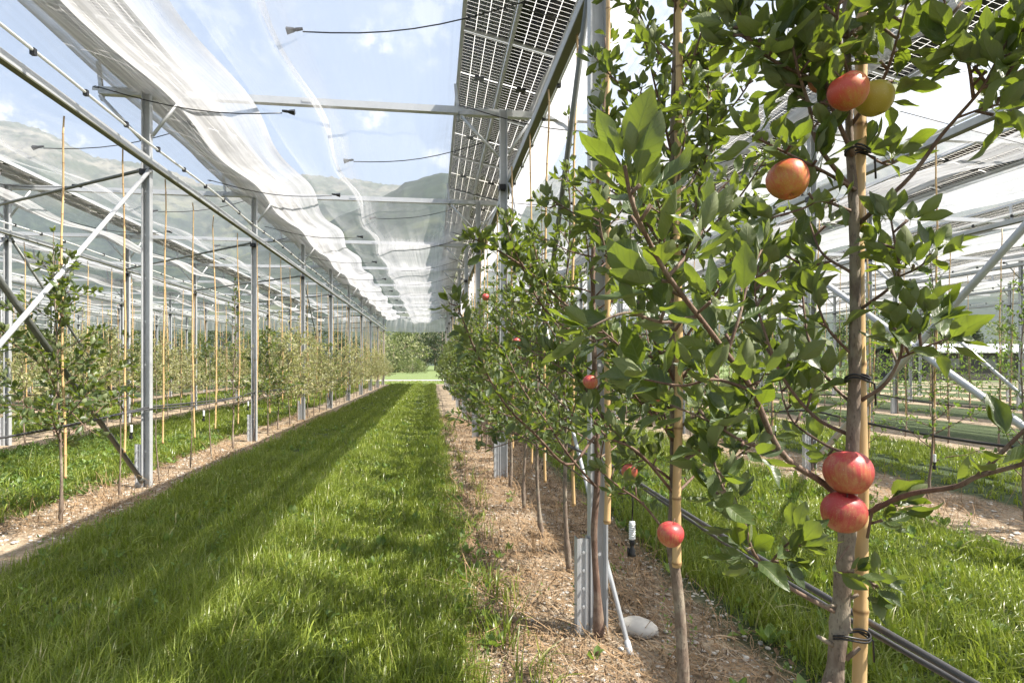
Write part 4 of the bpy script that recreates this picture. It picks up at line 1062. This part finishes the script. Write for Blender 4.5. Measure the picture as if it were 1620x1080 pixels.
# ------------------------------------------------------------------ grass, weeds, litter, stones
def blades(name,regs,label,seed):
    g=np.random.default_rng(seed); Vs=[];Qs=[];Rs=[];Ts=[];n=0
    for (x0,x1,y0,y1,dens,ln,wd,soft,ns) in regs:
        cnt=int((x1-x0)*(y1-y0)*dens)
        # clumped positions
        nc=max(4,cnt//14); cx=g.uniform(x0,x1,nc); cy=g.uniform(y0,y1,nc); ci=g.integers(0,nc,cnt)
        cl_h=g.uniform(.55,1.25,nc); cl_r=g.random(nc)
        x=cx[ci]+g.normal(0,.035,cnt); y=cy[ci]+g.normal(0,.035,cnt)
        # edge falls off raggedly
        ed=np.minimum(x-x0,x1-x); wob=.16*(fbm(x*2.2,y*2.2,3,4)-.25)+.10*(fbm(x*.6,y*.6,2,2)-.25)
        keep=(ed>wob*soft+g.uniform(0,.14,cnt)*soft)&(fbm(x*1.3+4,y*1.3,3,6)>.13)
        # visibility
        px=(x*CT-y*ST)/(y*CT+x*ST)*F_PX+810; keep&=(px>-160)&(px<1780)&(y*CT+x*ST>1.2)
        x=x[keep];y=y[keep];ci=ci[keep]; cnt=len(x)
        patch=(.40+1.25*fbm(x*1.1,y*.8,3,5))*(1-.38*np.exp(-((((x-XR0)/S)%1-.30)/.055)**2)-.38*np.exp(-((((x-XR0)/S)%1-.68)/.055)**2))
        h=ln*g.uniform(.45,1.2,cnt)*cl_h[ci]*patch
        az=g.uniform(0,2*PI,cnt); lean=g.uniform(.15,1.0,cnt)**1.2*1.15
        dx=np.cos(az);dy=np.sin(az); w_=wd*g.uniform(.6,1.4,cnt); sx=-dy*w_;sy=dx*w_
        z=gz(x,y)-.01
        lv=[]
        for s in range(ns+1):
            u=s/ns; a=lean*u*1.25; rr=h*u*np.sin(a*.75); zz=h*u*np.cos(a*.75)
            k=(1-u**2.2)*.5+.02
            lv.append(np.stack([x+dx*rr-sx*k,y+dy*rr-sy*k,z+zz],-1)); lv.append(np.stack([x+dx*rr+sx*k,y+dy*rr+sy*k,z+zz+w_*.25],-1))
        V=np.stack(lv,1)
        q=np.array([(2*s,2*s+1,2*s+3,2*s+2) for s in range(ns)])
        Q=q[None]+(np.arange(cnt)*(2*ns+2))[:,None,None]+n
        Vs.append(V.reshape(-1,3));Qs.append(Q.reshape(-1,4)); n+=cnt*(2*ns+2)
        r_=np.clip(.2+.5*cl_r[ci]+g.normal(0,.16,cnt),0,.9); dry=g.random(cnt)<.035; r_[dry]=1.0
        Rs.append(np.repeat(r_,2*ns+2)); Ts.append(np.tile(np.repeat(np.linspace(0,1,ns+1),2),cnt))
    o=link(name,mesh(name,np.concatenate(Vs),np.concatenate(Qs),M['grass'],True,np.concatenate(Rs),attrs={'vein':np.concatenate(Ts)}))
    tag(o,label,'grass',kind='stuff')
blades('grass',[(-2.52,.26,1.6,4.4,11500,.15,.0044,1,3),(-2.52,.24,4.4,8,6500,.13,.006,1,3),(-2.52,.24,8,15,2600,.115,.009,1,2),(-2.52,.22,15,36,900,.09,.016,1,2)],'lush green grass growing down the middle lane',1)
blades('grass',[(1.30,3.75,1.3,4.5,8000,.12,.005,1,3),(1.30,3.72,4.5,10,2200,.13,.007,1,2),(1.3,3.7,10,36,500,.12,.014,1,2),(4.8,7.3,3.8,12,900,.13,.011,1,2),(4.8,7.3,12,36,350,.12,.016,1,2)],'green grass in the lanes to the right of the near row',2)
blades('grass_tufts',[(-2.45,.30,1.7,5,230,.22,.0070,1,5),(-2.45,.28,5,10,110,.20,.009,1,4),(1.3,3.7,1.4,6,240,.21,.009,1,4),(-.02,.50,1.9,6,420,.20,.006,.5,4),(-.02,.42,6,14,160,.18,.008,.5,3),(-5.7,-3.1,4,9,160,.24,.010,1,3)],'long arching grass tufts standing above the lane turf',21)
blades('grass',[(-5.75,-3.15,3.5,8,2800,.12,.007,1,3),(-5.75,-3.15,8,15,1300,.12,.01,1,2),(-5.75,-3.15,15,36,500,.12,.016,1,2),(-9.3,-6.7,7,15,700,.13,.013,1,2),(-9.3,-6.7,15,36,300,.13,.02,1,2)],'green grass in the lanes to the left of the left row',3)
blades('grass',[(-14,12,36.2,43,160,.07,.02,0,2)],'mown meadow grass beyond the end of the rows',4)

def weeds(name,regs,label,seed):
    random.seed(seed); L=Leaves()
    for (x0,x1,y0,y1,n,sz) in regs:
        for _ in range(n):
            x=random.uniform(x0,x1); y=random.uniform(y0,y1); z=gzs(x,y); k=random.random()
            if k<.45:
                for i in range(random.randint(5,9)):
                    a=i*2.4+random.random(); L.add((x,y,z+.01),(math.cos(a),math.sin(a),random.uniform(.15,.9)),(0,0,1),sz*random.uniform(.6,1.2))
            else:
                h=random.uniform(.06,.2)
                for i in range(random.randint(8,16)):
                    a=i*2.4; zz=z+h*i/12; L.add((x+random.gauss(0,.012),y+random.gauss(0,.012),zz),(math.cos(a),math.sin(a),random.uniform(.1,.8)),Vector((0,0,1))+rv(.2),sz*random.uniform(.25,.5))
    o=link(name,L.mesh(name,T_MID,M['weed'])); tag(o,label,'weeds',kind='stuff')
weeds('weed_cover',[(-2.5,.3,1.8,6,150,.085),(-2.5,.3,6,12,120,.09),(.0,.35,2.2,6,40,.08),(1.3,3.8,1.6,7,300,.085),(-5.7,-3.1,4,10,900,.09),(.3,1.2,2.0,5.5,16,.06)],'broad leaved weeds scattered through the grass and strip edges',6)

def strands(name,regs,mat,label,seed):
    g=np.random.default_rng(seed); Vs=[];Qs=[];n=0
    for (x0,x1,y0,y1,cnt,ln,wd,up) in regs:
        cx=g.uniform(x0,x1,max(3,cnt//40)); cy=g.uniform(y0,y1,len(cx)); ci=g.integers(0,len(cx),cnt)
        m=g.random(cnt)<.45
        x=np.where(m,g.uniform(x0,x1,cnt),cx[ci]+g.normal(0,.09,cnt)); y=np.where(m,g.uniform(y0,y1,cnt),cy[ci]+g.normal(0,.09,cnt))
        az=g.uniform(0,2*PI,cnt); cv=g.normal(0,1.6,cnt); h=ln*g.uniform(.3,1.3,cnt); el=np.abs(g.normal(0,up,cnt)); z0=gz(x,y)+.004+g.uniform(0,.012,cnt)
        px_,py_,pz_=x.copy(),y.copy(),z0.copy(); ns=4; lv=[]
        for s in range(ns+1):
            a=az+cv*s/ns; w_=wd*(1-.5*s/ns); 
            lv.append(np.stack([px_-np.sin(a)*w_,py_+np.cos(a)*w_,pz_],-1)); lv.append(np.stack([px_+np.sin(a)*w_,py_-np.cos(a)*w_,pz_+wd*.5],-1))
            px_=px_+np.cos(a)*h/ns*np.cos(el);py_=py_+np.sin(a)*h/ns*np.cos(el); pz_=pz_+h/ns*np.sin(el)*(1-.7*s/ns)
        V=np.stack(lv,1); q=np.array([(2*s,2*s+1,2*s+3,2*s+2) for s in range(ns)]); Q=q[None]+(np.arange(cnt)*(2*ns+2))[:,None,None]+n
        Vs.append(V.reshape(-1,3));Qs.append(Q.reshape(-1,4)); n+=cnt*(2*ns+2)
    o=link(name,mesh(name,np.concatenate(Vs),np.concatenate(Qs),mat)); tag(o,label,'litter',kind='stuff')
strands('dry_litter',[(.1,1.35,2,6,9500,.10,.0018,.34),(.15,1.3,6,14,7000,.12,.003,.3),(-3.35,-2.4,4.6,9,4500,.10,.0016,.3),(-3.3,-2.4,9,16,2500,.12,.003,.3),(3.7,4.8,3.5,9,3500,.12,.0022,.3)],M['litter'],'brown dried weeds lying over the bare soil strips',8)
strands('dry_weed_clumps',[(.2,1.3,2,6,5200,.055,.0026,.8),(-3.3,-2.4,4.6,9,2500,.06,.003,.8),(.2,1.3,6,12,2500,.07,.004,.8)],M['deadleaf'],'dark brown withered weed clumps on the bare soil strips',18)
strands('straw',[(.1,1.35,2,6,1700,.12,.0014,.25),(-3.35,-2.45,4.6,9,1400,.1,.0015,.2),(.2,1.3,6,14,1200,.12,.002,.2)],M['litter2'],'bleached straw lying over the bare soil strips',9)
strands('dead_weed_stems',[(.2,1.25,2.2,7,700,.26,.0023,1.3),(-3.3,-2.5,4.6,10,300,.28,.002,1.3),(3.8,4.7,3.6,8,260,.3,.002,1.3)],M['litter'],'upright dead weed stems standing in the soil strips',10)
def pebbles(name,regs,label,seed):
    g=np.random.default_rng(seed); m=MB(); m.lathe([(.15,-.6),(.75,-.5),(1,-.1),(.85,.35),(.45,.6),(.02,.66)],7); V,Q,_=m.data(); Vs=[];Qs=[];n=0
    for (x0,x1,y0,y1,cnt,s0) in regs:
        x=g.uniform(x0,x1,cnt);y=g.uniform(y0,y1,cnt); s=s0*(.35+g.random(cnt)**3*1.6); a=g.uniform(0,6.28,cnt); k=g.uniform(.6,1,cnt)
        c,sn=np.cos(a),np.sin(a); vx=V[None,:,0]*s[:,None]; vy=V[None,:,1]*(s*k)[:,None]; vz=V[None,:,2]*(s*.6)[:,None]
        W=np.stack([x[:,None]+vx*c[:,None]-vy*sn[:,None],y[:,None]+vx*sn[:,None]+vy*c[:,None],gz(x,y)[:,None]+vz+s[:,None]*.25],-1)
        Vs.append(W.reshape(-1,3)); Qs.append((Q[None]+(np.arange(cnt)*len(V))[:,None,None]+n).reshape(-1,4)); n+=cnt*len(V)
    o=link(name,mesh(name,np.concatenate(Vs),np.concatenate(Qs),M['stone'],True)); tag(o,label,'gravel',kind='stuff')
pebbles('gravel',[(.2,1.4,1.8,5,2600,.0085),(.2,1.3,5,10,1200,.011),(-3.4,-2.4,4.4,9,1500,.012),(3.8,4.8,3.5,8,600,.013)],'small grey pebbles scattered over the bare soil strips',12)
st=MB(); st.lathe([(.02,-.62),(.5,-.58),(.85,-.35),(1,0),(.9,.33),(.62,.58),(.3,.68),(.02,.70)],20)
V,Q,R=st.data(); nn=1+.10*(fbm(V[:,0]*1.5+3,V[:,1]*1.5+V[:,2],3,1)-.5)*2; V=V*nn[:,None]; V=V*np.array([.088,.058,.062])
p=P(1010,996,2.66); o=link('stone',mesh('stone',V,Q,M['stone'],True),None,(p.x,p.y,gzs(p.x,p.y)+.028)); o.rotation_euler=(.05,.12,-.35)
tag(o,'smooth pale oval stone lying right of the nearest post foot','stone')
# fallen dead leaves
random.seed(2); L=Leaves()
for _ in range(420):
    x=random.uniform(.15,1.5);y=random.uniform(2,8); L.add((x,y,gzs(x,y)+.016),(random.gauss(0,1),random.gauss(0,1),.15),Vector((0,0,1))+rv(.4),random.uniform(.03,.055))
tag(link('fallen_leaves',L.mesh('fallen_leaves',T_MID,M['deadleaf'])),'brown fallen leaves on the soil under the near trees','fallen leaves',kind='stuff')

# ------------------------------------------------------------------ far trees, shrubs and shed
def far_tree(seed,h,wd,conif=False,zb=.15,n=1500,mat='leaf_far',ls=.34):
    random.seed(seed); L=Leaves(); W=MB()
    W.tube([(0,0,-.1),(.05,0,h*.4),(0,.05,h*.85)],[.022*h,.016*h,.004*h],7)
    cl=[]
    for k in range(22 if not conif else 30):
        f=random.random(); z=h*(zb+(.92-zb)*f)
        wr=wd*((1-f)*.95+.08 if conif else math.sin(PI*(.18+.72*f))**.8)
        a=random.uniform(0,6.28); q=Vector((math.cos(a)*wr*random.uniform(.35,.95),math.sin(a)*wr*random.uniform(.35,.95),z)); cl.append((q,wd*(.28 if not conif else .16)*random.uniform(.7,1.3),random.uniform(.0,.35)))
        W.tube([(0,0,max(.2,z-wd*.3)),tuple(q)],[.006*h,.002*h],5)
    for i in range(n):
        q,r_,b=random.choice(cl); d=rv(1).normalized(); p=q+Vector((d.x,d.y,d.z*.75))*r_*random.uniform(.6,1.08)
        L.add(p,d+rv(.5)+Vector((0,0,-.1)),d+Vector((0,0,.6))+rv(.3),ls*random.uniform(.6,1.2),min(1,b*1.9+random.random()*.33))
    V,Q,R=W.data(); return mesh('trunk',V,Q,M['bark'],True,R),L.mesh('crown',T_LO,M[mat])
FT=[far_tree(1,5.4,2.7,mat='leaf_dark'),far_tree(2,5.0,3.0,mat='leaf_light'),far_tree(3,6.0,1.9,True,n=1800,ls=.28,mat='leaf_dark'),far_tree(4,4.6,2.6,n=1500),far_tree(5,3.6,2.4,mat='leaf_light',zb=.05)]
SH=far_tree(9,1.5,2.1,zb=.12,n=2200,mat='leaf_far',ls=.16)
def ftree(k,px,D,s,label):
    p=P(px,576,D); t=empty('broadleaf_tree' if k!=2 else 'conifer_tree',(p.x,p.y,0),label,'tree','trees beyond the meadow',random.uniform(0,6)); t.scale=(s,s,s*random.uniform(.92,1.08))
    link('trunk',FT[k][0],t); link('crown',FT[k][1],t)
random.seed(77)
cent=[(4,622,64,1.0,'pale rounded bush tree at the left edge of the lane gap'),(4,642,66,1.05,'pale green rounded tree left of the round shrub'),(3,640,82,1.25,'dark broadleaf tree behind the pale bush'),(0,663,84,1.15,'tall mid green tree above the round shrub'),
      (2,688,84,.9,'dark conifer just right of the gap centre'),(0,700,76,1.1,'dark tree at the right side of the lane gap'),(1,672,98,1.25,'light olive tree far behind the shrub'),(2,630,96,1.0,'dark conifer far behind at left of the gap'),(1,615,90,1.25,'light green tree behind the left end posts'),(3,720,88,1.3,'dark broadleaf tree behind the right tree row')]
for c in cent: ftree(c[0],c[1],c[2]*1.35,c[3]*1.3,c[4])
WORDS=['deep green','olive','dusty green','dark','bushy','rounded','broad','mid green']
n=0
for px in list(range(-60,600,42))+list(range(745,1700,44)):
    n+=1; k=random.choice((0,1,2,3)); D=random.uniform(100,140)
    ftree(k,px+random.uniform(-14,14),D,random.uniform(1.35,1.95),f'{WORDS[n%8]} background tree behind the rows, {ordw(n)} from the left of the tree line')
p=P(652,576,76); t=empty('round_shrub',(p.x,p.y,0),'low rounded dark green shrub on the meadow in the lane gap','shrub'); t.scale=(1.0,1.0,1.15)
link('stem',SH[0],t); link('foliage',SH[1],t)
# dark shed at the right
p=P(1560,576,47); t=empty('shed',(p.x,p.y,0),'long dark shed with pale roof far behind the right rows','building')
m=MB(); m.box((-8,-3,-.1),(9,3,2.0)); m.build('wall',M['dark_wall'],t)
m=MB(); m.extr([(-3.4,2.0),(3.4,2.0),(3.4,2.1),(0,2.75),(-3.4,2.1)],(-8.4,0,0),(9.4,0,0)); m.build('roof',M['shed_roof'],t)
for k in range(5): 
    m=MB(); m.box((-6.5+k*3,-3.06,.9),(-5.3+k*3,-3.003,1.6)); m.build('window',M['steel_dark'],t)

# ------------------------------------------------------------------ camera
cam=bpy.data.cameras.new('camera'); co=bpy.data.objects.new('camera',cam); col.objects.link(co)
co.location=(0,0,CAMZ); co.rotation_euler=(rad(90),0,-TH); cam.sensor_width=36; cam.lens=36*F_PX/1620; cam.shift_y=36/1620
cam.clip_start=.05; cam.clip_end=20000; sc.camera=co
sc.view_settings.view_transform='Standard'; sc.view_settings.look='None'; sc.view_settings.gamma=1; sc.view_settings.exposure=1.48
sc.cycles.max_bounces=8; sc.cycles.transparent_max_bounces=24; sc.cycles.diffuse_bounces=3; sc.cycles.glossy_bounces=2; sc.cycles.transmission_bounces=3; sc.cycles.volume_bounces=0
sc.cycles.use_adaptive_sampling=True
sc.render.resolution_x=1024; sc.render.resolution_y=682
